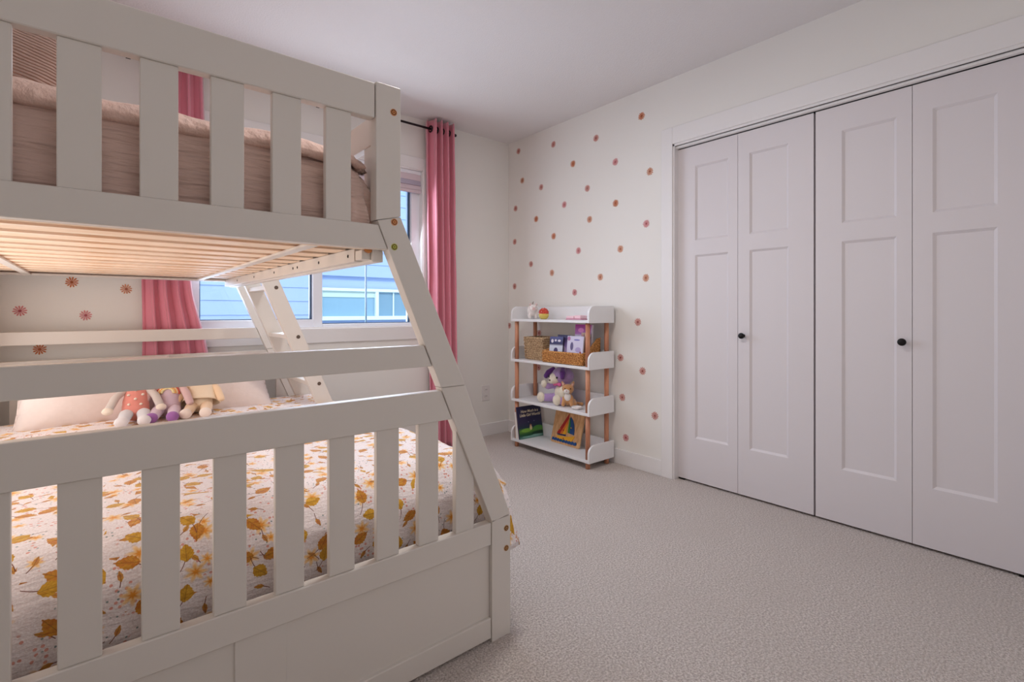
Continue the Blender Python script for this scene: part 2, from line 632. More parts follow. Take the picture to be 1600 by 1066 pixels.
def leaf(parent, y0, y1, py0, py1, knob=None):
    """one bifold leaf: stiles, rails and two recessed panels"""
    z0, z1 = 0.012, 2.000
    panels = [(1.438, 1.880), (0.266, 1.352)]
    t = 0.035
    b = MB()
    rec = 0.009
    # frame front assembled from rails and stiles
    b.box(DX, DX + t, py1, y1, z0, z1)
    b.box(DX, DX + t, y0, py0, z0, z1)
    b.box(DX, DX + t, py0, py1, z0, panels[1][0])
    b.box(DX, DX + t, py0, py1, panels[1][1], panels[0][0])
    b.box(DX, DX + t, py0, py1, panels[0][1], z1)
    bmesh.ops.remove_doubles(b.bm, verts=b.bm.verts, dist=0.0004)
    # sloped mouldings round each panel
    for (a, c) in panels:
        o = [(py0, a), (py1, a), (py1, c), (py0, c)]
        k = 0.012
        i = [(py0 + k, a + k), (py1 - k, a + k), (py1 - k, c - k), (py0 + k, c - k)]
        O = [b.bm.verts.new((DX, *p)) for p in o]
        I = [b.bm.verts.new((DX + rec, *p)) for p in i]
        for q in range(4):
            b.bm.faces.new((O[q], O[(q + 1) % 4], I[(q + 1) % 4], I[q]))
    bmesh.ops.recalc_face_normals(b.bm, faces=b.bm.faces)
    lf = b.build('door_leaf', DOORM, parent)
    for (a, c) in panels:
        part('panel', DOORM, lf, DX + rec - 0.0005, DX + t - 0.004, py0 + 0.0, py1 - 0.0, a, c, bev=0)
    if knob:
        kb = MB()
        q = Matrix.Translation((DX, knob, 0.885)) @ Matrix.Rotation(R(-90), 4, 'Y')
        prof = [(0.0001, 0), (0.010, 0.0), (0.010, 0.003), (0.006, 0.005), (0.006, 0.014), (0.013, 0.019), (0.0165, 0.024), (0.015, 0.030), (0.008, 0.033), (0.0001, 0.0335)]
        kb.lathe(prof, n=20)
        bmesh.ops.transform(kb.bm, matrix=q, verts=kb.bm.verts)
        tag(kb.build('knob', BLACK, lf, smooth=True), 'small round black knob')
    return lf


d1 = thing('door_1', (DX, 1.29, 0), kind='structure')
leaf(d1, 1.2995, 1.668, 1.352, 1.554)
leaf(d1, 0.921, 1.2975, 1.037, 1.235, knob=1.268)
d2 = thing('door_2', (DX, 0.53, 0), kind='structure')
leaf(d2, 0.5355, 0.912, 0.589, 0.800, knob=0.566)
leaf(d2, 0.158, 0.5335, 0.268, 0.466)
# pivot brackets at the foot of the jambs
b = MB()
b.box(DX + 0.004, DX + 0.03, 1.63, 1.664, 0, 0.011)
b.box(DX + 0.004, DX + 0.03, 0.165, 0.21, 0, 0.011)
tag(b.build('trim_3', BLACK), kind='structure')

# window ------------------------------------------------------------
w = thing('window_1', (1.09, YB, WZ0), kind='structure')
GY = 3.315
b = MB()      # fixed outer frame
b.box(WX0, 0.44, YB + 0.035, YB + 0.12, WZ0, WZ1, bev=0.003)
b.box(1.067, 1.128, YB + 0.035, YB + 0.12, WZ0, WZ1, bev=0.003)
b.box(1.776, WX1, YB + 0.035, YB + 0.12, WZ0, WZ1, bev=0.003)
b.box(0.44, 1.067, YB + 0.035, YB + 0.12, WZ0, 0.966, bev=0.003)
b.box(1.128, 1.776, YB + 0.035, YB + 0.12, WZ0, 0.936, bev=0.003)
b.box(0.44, 1.776, YB + 0.035, YB + 0.12, 2.00, WZ1, bev=0.003)
fr = b.build('window_frame', VINYL, w)
tag(b and fr, None)
b = MB()      # gaskets round each pane
for (x0, x1, z0, z1) in ((0.44, 1.067, 0.966, 2.0), (1.128, 1.776, 0.936, 2.0)):
    g_ = 0.007
    b.box(x0, x0 + g_, GY - 0.006, GY + 0.01, z0, z1)
    b.box(x1 - g_ * 1.6, x1, GY - 0.006, GY + 0.01, z0, z1)
    b.box(x0 + g_, x1 - g_ * 1.6, GY - 0.006, GY + 0.01, z0, z0 + g_ * 0.7)
    b.box(x0 + g_, x1 - g_ * 1.6, GY - 0.006, GY + 0.01, z1 - g_, z1)
tag(b.build('gasket', GASKET, w), 'dark blue grey seal round the panes')
for (x0, x1, z0, z1) in ((0.446, 1.056, 0.971, 1.994), (1.134, 1.765, 0.941, 1.994)):
    part('pane', GLASS, w, x0, x1, GY, GY + 0.004, z0, z1, bev=0)
part('muntin', mat('muntin_blue', srgb(150, 172, 196), 0.5), w, 1.438, 1.449, GY + 0.006, GY + 0.016, 0.941, 1.994, bev=0.001)
b = MB()      # jamb liner and interior casing
b.box(WX0 - 0.09, WX0, YB - 0.016, YB, 0.815, 2.15, bev=0.003)
b.box(WX1, WX1 + 0.078, YB - 0.016, YB, 0.815, 2.15, bev=0.003)
b.box(WX0, WX1, YB - 0.016, YB, WZ1, 2.15, bev=0.003)
b.box(WX0, WX1, YB - 0.016, YB, 0.815, WZ0, bev=0.003)
b.build('casing', TRIM, w)
b = MB()
b.box(WX0 - 0.001, WX0 + 0.006, YB - 0.01, YB + 0.04, WZ0, WZ1)
b.box(WX1 - 0.006, WX1 + 0.001, YB - 0.01, YB + 0.04, WZ0, WZ1)
b.box(WX0, WX1, YB - 0.01, YB + 0.04, WZ0 - 0.001, WZ0 + 0.006)
b.box(WX0, WX1, YB - 0.01, YB + 0.04, WZ1 - 0.006, WZ1 + 0.001)
b.build('jamb', TRIM, w)

# roman shade folded up at the head of the window
rs = thing('roman_shade', (1.09, 3.272, 1.86), 'pale folded roman shade drawn up at the top of the window', 'blind')
for k, (z0, z1) in enumerate(((1.985, 2.052), (1.95, 1.99), (1.915, 1.952))):
    b = MB()
    b.prism([(3.262 - 0.004 * k, z0), (3.268, z1), (3.276, z1), (3.272, z0)], 'x', WX0 + 0.01, WX1 - 0.008)
    b.build('fold', SHADEF if k != 1 else SHADEB, rs)
part('hem_bar', SHADEF, rs, WX0 + 0.01, WX1 - 0.008, 3.255, 3.275, 1.892, 1.915, bev=0.003)
part('head_rail', VINYL, rs, WX0 + 0.008, WX1 - 0.008, 3.258, 3.284, 2.030, 2.054, bev=0.002)

# outlet
ot = thing('wall_outlet', (2.435, YB, 0.35), 'white double wall outlet near the corner by the pink curtain', 'outlet')
part('cover_plate', PLASTIC, ot, 2.395, 2.475, YB - 0.007, YB, 0.287, 0.413, bev=0.002)
for z in (0.325, 0.377):
    b = MB()
    b.prism([(2.435 + 0.018 * math.cos(a) * 1.0, z + 0.016 * math.sin(a)) for a in [i * PI / 8 for i in range(16)]], 'y', YB - 0.0105, YB - 0.006)
    sk = b.build('socket', PLASTIC, ot)
    b = MB()
    b.box(2.428, 2.430, YB - 0.0112, YB - 0.010, z - 0.004, z + 0.006)
    b.box(2.440, 2.442, YB - 0.0112, YB - 0.010, z - 0.004, z + 0.006)
    b.build('slot', DARKGAP, sk)

# ------------------------------------------------------------------ outside
tag(part('ground', GROUND, None, -4, 8, YB + 0.4, 9, -0.75, -0.6, bev=0), kind='structure')
nh = thing('neighbour_house', (2.0, 6.0, -0.6), 'pale blue neighbouring house clad in horizontal siding outside the window', 'house')
part('wall_core', NSIDE, nh, -3.5, 7.5, 6.05, 6.3, -0.6, 3.3, bev=0)
NW = (2.02, 3.62, 0.905, 1.30)
zz = -0.6
i = 0
bm_cache = {}
while zz < 3.25:
    z1 = zz + 0.158
    segs = [(-3.5, 7.5)]
    if z1 > NW[2] and zz < NW[3]:
        segs = [(-3.5, NW[0]), (NW[1], 7.5)]
    for (x0, x1) in segs:
        b = MB()
        b.prism([(6.0, zz - 0.003), (6.009, z1 + 0.01), (6.05, z1 + 0.01), (6.05, zz - 0.003)], 'x', x0, x1)
        b.build('siding_board', NSIDE, nh)
    zz = z1
nw = MB()
for (x0, x1, z0, z1) in ((NW[0] - 0.02, NW[1] + 0.02, 1.262, 1.30), (NW[0] - 0.02, NW[1] + 0.02, 0.905, 0.955), (NW[0] - 0.02, NW[0] + 0.03, 0.955, 1.262), (NW[1] - 0.03, NW[1] + 0.02, 0.955, 1.262), (2.72, 2.765, 0.955, 1.262)):
    nw.box(x0, x1, 5.965, 6.02, z0, z1, bev=0.004)
nwo = nw.build('window', NTRIM, nh)
part('pane', NGLASS, nwo, NW[0] + 0.03, 2.72, 6.0, 6.01, 0.955, 1.262, bev=0)
part('pane', NGLASS2, nwo, 2.765, NW[1] - 0.03, 6.0, 6.01, 0.955, 1.262, bev=0)
part('blind', NSHADE, nwo, NW[0] + 0.03, 2.72, 5.992, 5.999, 1.190, 1.262, bev=0)
part('mullion', NTRIM, nwo, 2.97, 2.985, 5.985, 6.0, 0.955, 1.262, bev=0)
b = MB()
b.box(-3.7, 7.7, 5.55, 6.6, 3.3, 3.42)
b.build('roof_eave', NTRIM, nh)

# ================================================================== CEILING LIGHT (just above the frame)
cl = thing('ceiling_light', (1.08, 1.46, H), 'round frosted flush ceiling light in the middle of the room', 'lamp')
b = MB()
b.lathe([(0.0001, -0.075), (0.06, -0.07), (0.11, -0.055), (0.145, -0.03), (0.15, -0.012), (0.15, -0.008)], (1.08, 1.46, H), n=32)
b.build('diffuser', mat('lamp_diffuser', srgb(255, 240, 225), 0.4, emis=((1, 0.86, 0.74, 1), 1.3)), cl, smooth=True)
b = MB()
b.lathe([(0.158, -0.012), (0.16, -0.006), (0.16, 0.0)], (1.08, 1.46, H), n=32)
b.build('rim', PLASTIC, cl)
pl = bpy.data.lights.new('lamp_bulb', 'AREA')
pl.shape = 'DISK'
pl.size = 0.28
pl.energy = 13
pl.color = (1.0, 0.96, 0.93)
po = bpy.data.objects.new('lamp_bulb', pl)
po.location = (1.08, 1.46, H - 0.08)
COL.objects.link(po)

# ================================================================== CURTAINS
rod = thing('curtain_rod', (1.09, 3.165, 2.355), 'thin black curtain rod above the window', 'curtain rod')
b = MB()
b.cyl((0.06, 3.165, 2.355), (2.075, 3.165, 2.355), 0.008, n=12)
b.build('rod', RODM, rod, smooth=True)
for x in (0.052, 2.083):
    b = MB()
    b.ball((x, 3.165, 2.355), 0.012)
    b.build('finial', RODM, rod, smooth=True)
for x in (0.12, 1.085, 2.055):
    b = MB()
    b.cyl((x, 3.165, 2.355), (x, 3.249, 2.355), 0.005, n=8)
    b.box(x - 0.01, x + 0.01, 3.245, 3.25, 2.33, 2.38)
    b.box(x - 0.006, x + 0.006, 3.15, 3.18, 2.338, 2.346)
    b.build('bracket', RODM, rod)


def curtain(name, label, top, bot, yc, amp_t, amp_b, npl, z0, z1, eyelets, waist=None):
    """top/bot = (x0,x1) at head and hem"""
    root = thing(name, ((bot[0] + bot[1]) / 2, yc, z0), label, 'curtain', 'pink velvet curtains at the window')
    rnd = random.Random(len(label))
    ph = [rnd.uniform(-0.35, 0.35) for _ in range(npl + 3)]

    def f(u, v):
        z = z0 + (z1 - z0) * v
        k = v ** 1.0
        x0 = bot[0] * (1 - k) + top[0] * k
        x1 = bot[1] * (1 - k) + top[1] * k
        if waist:
            g_ = math.exp(-((z - waist[0]) / waist[1]) ** 2)
            cx = waist[2]
            x0 = x0 * (1 - g_) + (cx - waist[3]) * g_
            x1 = x1 * (1 - g_) + (cx + waist[3]) * g_
        a = amp_b * (1 - k) + amp_t * k
        t = u * npl
        s_ = math.sin(2 * PI * t + ph[int(t)] * math.sin(PI * (t % 1)) + 0.5 * fbm(u * 2, z * 0.7, 3) * (1 - k))
        sgn = math.copysign(abs(s_) ** 0.75, s_)
        x = x0 + (x1 - x0) * (u + 0.16 / npl * math.sin(4 * PI * t))
        y = yc + a * sgn + 0.006 * fbm(u * 5, z * 2.2, 9)
        return (x, y, z)
    b = MB()
    b.grid(f, npl * 18, 60)
    b.build('fabric', VELVET, root, smooth=True, solid=0.004)
    for i in range(eyelets):
        u = (i + 0.5) / eyelets
        x, y, z = f(u, (2.355 - z0) / (z1 - z0))
        e = MB()
        N = 16
        for a in range(N):
            a0, a1 = 2 * PI * a / N, 2 * PI * (a + 1) / N
            e.cyl((x - 0.002, 3.165 + 0.021 * math.cos(a0), 2.355 + 0.021 * math.sin(a0)), (x - 0.002, 3.165 + 0.021 * math.cos(a1), 2.355 + 0.021 * math.sin(a1)), 0.0055, n=6)
        tag(e.build('eyelet', RODM, root), 'black metal eyelet ring')
    return root


curtain('curtain', 'pink velvet curtain panel right of the window, nearest the corner', (1.845, 2.050), (1.880, 2.088), 3.165, 0.052, 0.046, 4, 0.012, 2.418, 4)
curtain('curtain', 'pink velvet curtain panel left of the window behind the bunk bed', (0.22, 0.445), (0.165, 0.50), 3.202, 0.020, 0.018, 4, 0.30, 2.418, 4, waist=(1.22, 0.32, 0.283, 0.108))

# ================================================================== BUNK BED
BY0, BY1 = 1.210, 3.155          # outer faces of the two ends
BX0, BXT, BXB = -0.45, 0.623, 1.004   # left side, top right, bottom right
bed = thing('bunk_bed', (0.28, 2.18, 0), 'white wooden twin over full bunk bed with slanted right legs', 'bunk bed')
SL = (0.932 - 0.557) / (1.257 - 0.368)     # slope of the slanted legs (x per z)


def legx(z):
    return 0.557 + (1.257 - z) * SL


def bolt(x, y, z, ny, kind='brass'):
    c = {'brass': srgb(196, 148, 92), 'orange': srgb(206, 134, 76), 'green': srgb(172, 176, 70), 'grey': srgb(120, 108, 100)}[kind]
    b = MB()
    b.cyl((x, y, z), (x, y + ny * 0.0012, z), 0.0092, n=18)
    o = b.build('bolt', mat('bolt_' + kind, c, 0.35, metal=0.5), bed)
    b = MB()
    b.cyl((x, y + ny * 0.001, z), (x, y + ny * 0.0016, z), 0.0074, n=14)
    q = b.build('bolt_ring', mat('bolt_ring', srgb(92, 66, 44), 0.4, metal=0.5), o)
    b = MB()
    b.cyl((x, y + ny * 0.0015, z), (x, y + ny * 0.0020, z), 0.0048, n=14)
    b.build('bolt_head', mat('bolt_' + kind, c), o)
    b = MB()
    b.cyl((x, y + ny * 0.0019, z), (x, y + ny * 0.0024, z), 0.0018, n=6)
    b.build('bolt_socket', DARKGAP, o)


def bed_end(yo, d):
    """one end of the bed: outer face at yo, thickness going towards d (+1 into the bed)"""
    def Y(t0, t1):
        a, c = yo + d * t0, yo + d * t1
        return (min(a, c), max(a, c))
    T = 0.036
    # posts and legs
    y0, y1 = Y(0, T)
    part('post', BED, bed, 0.932, 1.004, y0, y1, 0, 0.3725, bev=0)
    # the slanted leg in two lengths
    b = MB()
    b.prism([(0.932, 0.3685), (1.004, 0.3775), (0.832, 0.8015), (0.750, 0.8015)], 'y', y0, y1, bev=0.0015)
    b.build('slanted_leg', BED, bed)
    b = MB()
    b.prism([(0.750, 0.8025), (0.832, 0.8025), (0.623, 1.2725), (0.557, 1.2565)], 'y', y0, y1, bev=0.0015)
    b.build('slanted_leg', BED, bed)
    b = MB()
    b.prism([(0.553, 1.2570), (0.623, 1.2735), (0.623, 1.617), (0.553, 1.617)], 'y', y0, y1, bev=0.0015)
    b.build('upper_post', BED, bed)
    part('post', BED, bed, BX0, BX0 + 0.07, y0, y1, 0, 1.617, bev=0.0015)
    # rails
    y0, y1 = Y(0.003, 0.032)
    xl = BX0 + 0.071
    part('top_rail', BED, bed, xl, 0.551, y0, y1, 1.522, 1.613, bev=0.002)
    b = MB()
    b.prism([(xl, 1.183), (legx(1.183) - 0.0015, 1.183), (legx(1.246) - 0.0015, 1.246), (xl, 1.246)], 'y', y0, y1, bev=0.0015)
    b.build('bed_rail', BED, bed)
    b = MB()
    b.prism([(xl, 0.865), (legx(0.865) - 0.0015, 0.865), (legx(0.925) - 0.0015, 0.925), (xl, 0.925)], 'y', y0, y1, bev=0.0015)
    b.build('middle_rail', BED, bed)
    b = MB()
    b.prism([(xl, 0.707), (legx(0.707) - 0.0015, 0.707), (legx(0.793) - 0.0015, 0.793), (xl, 0.793)], 'y', y0, y1, bev=0.0015)
    b.build('lower_rail', BED, bed)
    part('lower_rail', BED, bed, xl, 0.931, y0, y1, 0.298, 0.367, bev=0.002)
    part('bottom_rail', BED, bed, xl, 0.931, y0, y1, 0.010, 0.0735, bev=0.002)
    # balusters, set back a little
    y0, y1 = Y(0.009, 0.028)
    for k in range(-3, 5):
        x = -0.058 + 0.1212 * k
        if x > xl and x + 0.0635 < 0.551:
            part('baluster', BED, bed, x, x + 0.0635, y0, y1, 1.246, 1.522, bev=0.0015)
    for k in range(-3, 8):
        x = -0.057 + 0.1232 * k
        if x < xl:
            continue
        x1 = x + 0.0635
        if k == 7:       # the last one is cut along the slanted leg
            b = MB()
            zt = 1.257 - (x1 - 0.557) / SL
            b.prism([(x, 0.367), (x1, 0.367), (x1, zt), (x, 1.257 - (x - 0.557) / SL)], 'y', y0, y1)
            b.build('baluster', BED, bed)
        else:
            part('baluster', BED, bed, x, x1, y0, y1, 0.367, 0.707, bev=0.0015)
    # closed panel under the rail with a flush centre stile
    y0, y1 = Y(0.014, 0.022)
    part('panel', BED, bed, xl, 0.229, y0, y1, 0.0735, 0.298, bev=0)
    part('panel', BED, bed, 0.337, 0.931, y0, y1, 0.0735, 0.298, bev=0)
    y0, y1 = Y(0.010, 0.028)
    part('centre_stile', BED, bed, 0.229, 0.337, y0, y1, 0.0735, 0.298, bev=0.0015)
    yb = yo
    bolt(0.602, yb, 1.548, -d, 'orange')
    bolt(0.604, yb, 1.256 + 0.001, -d, 'orange')
    bolt(0.604, yb, 1.191, -d, 'green')
    bolt(0.988, yb, 0.336, -d, 'brass')
    bolt(0.988, yb, 0.273, -d, 'brass')


bed_end(BY0, 1)
bed_end(BY1, -1)
YI0, YI1 = BY0 + 0.037, BY1 - 0.037
# lower side rails and upper side rails
part('side_rail', BED, bed, 0.968, 0.998, YI0, YI1, 0.215, 0.363)
part('side_rail', BED, bed, BX0 + 0.01, BX0 + 0.04, YI0, YI1, 0.215, 0.363)
part('side_rail', BED, bed, 0.560, 0.590, YI0, YI1, 1.152, 1.246)
part('side_rail', BED, bed, BX0 + 0.01, BX0 + 0.04, YI0, YI1, 1.152, 1.246)
part('ledger', BED, bed, 0.538, 0.5595, YI0 + 0.07, YI1, 1.156, 1.192, bev=0.001)
part('ledger', BED, bed, BX0 + 0.041, BX0 + 0.062, YI0, YI1, 1.156, 1.192, bev=0.001)
for y in (1.36, 1.60, 1.82, 1.87, 2.12, 2.45, 2.8):
    b = MB()
    b.cyl((0.5385, y, 1.174), (0.5368, y, 1.174), 0.0045, n=10)
    b.build('screw_hole', DARKGAP, bed)
b = MB()   # corner block
b.box(0.535, 0.5595, YI0 + 0.012, YI0 + 0.055, 1.158, 1.183, bev=0.001)
b.build('corner_block', BED, bed)
b = MB()
b.cyl((0.552, YI0 + 0.004, 1.187), (0.552, YI0 + 0.012, 1.187), 0.012, n=12)
b.build('corner_screw', mat('bolt_orange', (1, 1, 1, 1)), bed)
# guard rails of the upper bunk
for x in (0.566, BX0 + 0.012):
    y_end = 2.56 if x > 0 else YI1
    part('guard_rail', BED, bed, x, x + 0.024, YI0, y_end, 1.470, 1.548, bev=0.002)
    y = YI0 + 0.012
    while y + 0.07 < y_end:
        part('guard_baluster', BED, bed, x + 0.003, x + 0.020, y, y + 0.064, 1.246, 1.470, bev=0.0015)
        y += 0.20
# centre bars and slats of the upper bunk
for x in (0.415, -0.245):
    part('centre_bar', BED, bed, x - 0.014, x + 0.014, YI0, YI1, 1.185, 1.1923, bev=0.001)
b = MB()
b.box(-0.385, 0.5375, YI0, YI0 + 0.085, 1.1925, 1.207)
first = b.build('slat', SLAT, bed, origin=None)
for k in range(12):
    y = 1.515 + 0.138 * k - 0.138
    if y + 0.085 > YI1:
        break
    c = first.copy()
    c.location = (0, y - YI0, 0)
    COL.objects.link(c)
    c.parent = bed
# far end ledge
part('ledger', BED, bed, -0.385, 0.5375, YI1 - 0.022, YI1, 1.184, 1.192, bev=0.001)
part('ledger', SLAT, bed, -0.385, 0.5375, YI0, YI0 + 0.012, 1.183, 1.192, bev=0.001)
# lower bunk slats (seen only from below the quilt)
for k in range(10):
    y = 1.30 + 0.185 * k
    part('slat', SLAT, bed, BX0 + 0.041, 0.967, y, y + 0.09, 0.285, 0.300, bev=0)
# ladder on the right side
b0, b1 = 2.570, 2.602
def ladder_rail(ya, yb_):
    b = MB()
    b.prism([(legx(0.366) - 0.0, 0.366), (legx(0.366) + 0.081, 0.366), (legx(1.25) + 0.081, 1.25), (legx(1.25), 1.25)], 'y', ya, yb_, bev=0.0015)
    b.build('ladder_rail', BED, bed)
ladder_rail(b0, b1)
ladder_rail(2.93, 2.962)
for z in (1.134, 0.892, 0.650):
    xc = legx(z) + 0.045
    part('rung', BED, bed, xc - 0.036, xc + 0.036, b1, 2.93, z - 0.011, z + 0.011)
    bolt(xc + 0.008, b0, z, -1, 'grey')

# ------------------------------------------------------------------ bedding helpers
def overflow(o, r, flare):
    """arc then a flaring side: distance past the edge -> (sideways, down)"""
    q = r * PI / 2 * 0.8
    if o <= 0:
        return 0.0, 0.0
    if o < q:
        a = o / r
        return r * math.sin(a), r * (1 - math.cos(a))
    a = q / r
    e = o - q
    return r * math.sin(a) + e * flare, r * (1 - math.cos(a)) + e * math.sqrt(1 - flare * flare)


def drape(name, m, parent, ax, bx, ay, by, zt, sx, sy, rx, ry, fx_, fy_, nx, ny, amp=0.004, wr=(3, 9), solid=0.01, label=None, corner=0.0, yw=1.0):
    """soft cloth over a box. sx=(left,right) and sy=(near,far) are the lengths that hang over"""
    L, W = bx - ax + sx[0] + sx[1], by - ay + sy[0] + sy[1]

    def f(u, v):
        s = ax - sx[0] + L * u
        t = ay - sy[0] + W * v
        ox = (s - bx) if s > bx else (s - ax if s < ax else 0)
        oy = (t - by) if t > by else (t - ay if t < ay else 0)
        cx, cy = min(max(s, ax), bx), min(max(t, ay), by)
        o = min(math.hypot(ox, oy), 1.04 * max(abs(ox), abs(oy)))
        n1 = fbm(s * wr[0], t * wr[1], 1.7)
        n2 = fbm(s * 2.1, t * 2.3, 5.1)
        if o < 1e-6:
            return (s, t, zt + amp * n1 + amp * 1.6 * n2)
        ho = math.hypot(ox, oy)
        dx, dy = ox / ho, oy / ho
        r = rx * abs(dx) + ry * abs(dy)
        fl = fx_ * dx * dx + fy_ * dy * dy
        if dx > 0 and dy < 0:
            fl += corner * 2 * abs(dx * dy)
        h, d = overflow(o, r, min(fl, 0.8))
        w = amp * (0.5 + o * 6)
        fold = 0.010 * min(1, o * 8) * math.sin((s * dy * dy + t * dx * dx) * 32 + 2 * n2)
        h += w * n1 * 0.8 + fold * (0.35 if dy * dy > 0.5 else 1)
        return (cx + dx * h, cy + dy * h * yw, zt - d + amp * n1 + amp * 1.6 * n2)
    b = MB()
    b.grid(f, nx, ny, uvf=lambda u, v: (L * u, W * v))
    return b.build(name, m, parent, smooth=True, solid=solid)


# upper mattress and quilt
um = thing('upper_mattress', (0.07, 2.2, 1.208), 'twin mattress on the upper bunk slats under the dusty pink quilt', 'mattress')
part('mattress_body', MATT, um, -0.375, 0.500, 1.300, 3.09, 1.2085, 1.375, bev=0.02)
uq = thing('pink_quilt', (0.07, 2.2, 1.40), 'rumpled dusty pink quilt covering the upper bunk mattress', 'quilt')
drape('quilt_body', PINKQ, uq, -0.36, 0.455, 1.335, 3.02, 1.435, (0.12, 0.25), (0.26, 0.12), 0.095, 0.085, 0.10, 0.02, 110, 150, amp=0.007, wr=(4, 14), yw=0.88, solid=0.012)
drape('quilt_hem', PINKT, uq, -0.36, 0.460, 1.335, 3.02, 1.460, (0.02, 0.120), (0.105, 0.02), 0.100, 0.088, 0.25, 0.1, 90, 110, amp=0.006, wr=(7, 5), yw=0.93, solid=0.016)

# lower mattress, sheet and quilt
lm = thing('lower_mattress', (0.28, 2.2, 0.30), 'full size mattress on the lower bunk under the floral quilt', 'mattress')
part('mattress_body', MATW, lm, -0.405, 0.915, 1.34, 3.085, 0.302, 0.502, bev=0.045)
drape('fitted_sheet', SHEET, lm, -0.38, 0.895, 1.46, 3.055, 0.512, (0.10, 0.10), (0.05, 0.08), 0.03, 0.03, 0, 0, 40, 60, amp=0.002, solid=0.004)
fq = thing('floral_quilt', (0.30, 2.0, 0.54), 'white quilt printed with mustard leaves and yellow flowers on the lower bunk', 'quilt')
drape('quilt_cloth', FLORAL, fq, -0.40, 0.925, 1.40, 2.93, 0.548, (0.02, 0.205), (0.38, 0.02), 0.085, 0.135, 0.74, 0.0, 150, 170, amp=0.005, wr=(5, 9), corner=0.35, yw=0.92, solid=0.012)


def pillow(name, label, m, loc, w, h, t, rot, group=None, pinch=0.08):
    root = thing(name, loc, label, 'pillow', group, local=True)
    root.rotation_euler = rot
    b = MB()
    N = 28
    for side in (1, -1):
        def f(u, v):
            x, y = u * 2 - 1, v * 2 - 1
            k = (max(0, 1 - abs(x) ** 3.0)) ** 0.55 * (max(0, 1 - abs(y) ** 2.6)) ** 0.55
            px = x * w / 2 * (1 - pinch * (1 - abs(y) ** 2) * abs(x) ** 3)
            py = y * h / 2 * (1 - pinch * (1 - abs(x) ** 2) * abs(y) ** 3)
            n_ = fbm(x * 2 + loc[0], y * 2, side + loc[1])
            return (px, py, side * (t / 2 * k * (1 + 0.10 * n_)) + 0.006 * n_ * (1 - k))
        b.grid(f, N, N)
    bmesh.ops.remove_doubles(b.bm, verts=b.bm.verts, dist=0.0008)
    bmesh.ops.recalc_face_normals(b.bm, faces=b.bm.faces)
    b.build('pillow_body', m, root, smooth=True)
    sb = MB()
    N = 40
    pts = []
    for i in range(4 * 10):
        e, q = divmod(i, 10)
        a = q / 10 * 2 - 1
        x, y = [(a, -1), (1, a), (-a, 1), (-1, -a)][e]
        pts.append((x * w / 2 * (1 - pinch * (1 - abs(y) ** 2) * abs(x) ** 3), y * h / 2 * (1 - pinch * (1 - abs(x) ** 2) * abs(y) ** 3), 0))
    for a, c in zip(pts, pts[1:] + pts[:1]):
        sb.cyl(a, c, 0.0035, n=6)
    sb.build('seam', m, root, smooth=True)
    return root


pillow('pillow', 'large pale pillow at the left of the lower bunk headboard behind the dolls', PILLOW, (0.005, 2.90, 0.655), 0.56, 0.40, 0.16, (R(40), R(-2), R(2)))
pillow('pillow', 'pale pillow at the right of the lower bunk headboard beside the cream doll', PILLOW, (0.465, 2.895, 0.635), 0.48, 0.38, 0.15, (R(33), R(2), R(-3)))
RIB = mat('ribbed_cushion', srgb(214, 178, 162), 0.9, var=(60, 0.08))
_nt = RIB.node_tree
_p = _nt.nodes['Principled BSDF']
_w = _nt.nodes.new('ShaderNodeTexWave')
_w.inputs['Scale'].default_value = 46
_w.inputs['Distortion'].default_value = 1.2
_w.bands_direction = 'Y'
_b = _nt.nodes.new('ShaderNodeBump')
_b.inputs['Strength'].default_value = 0.9
_b.inputs['Distance'].default_value = 0.008
_tc = _nt.nodes.new('ShaderNodeTexCoord')
_nt.links.new(_tc.outputs['Object'], _w.inputs['Vector'])
_nt.links.new(_w.outputs['Fac'], _b.inputs['Height'])
_nt.links.new(_b.outputs[0], _p.inputs['Normal'])
pillow('ribbed_cushion', 'ribbed dusty pink cushion standing on the upper bunk quilt at the left', RIB, (-0.245, 1.46, 1.555), 0.42, 0.24, 0.13, (R(80), R(6), R(4)), pinch=0.03)

# ------------------------------------------------------------------ dolls
def soft(name, m, parent, *limbs, vox=0.0045, label=None):
    b = MB()
    for L in limbs:
        if L[0] == 'b':
            b.ball(L[1], L[2], 3, L[3] if len(L) > 3 else None)
        else:
            b.limb(L[1], L[2])
    o = b.build(name, m, parent, smooth=True, remesh=vox)
    if label:
        o['label'] = label
    return o


def fab(name, r, g, b_, **k):
    return mat('felt_' + name, srgb(r, g, b_), 0.95, bump=(260, 0.4, 0.0015), sheen=0.3)


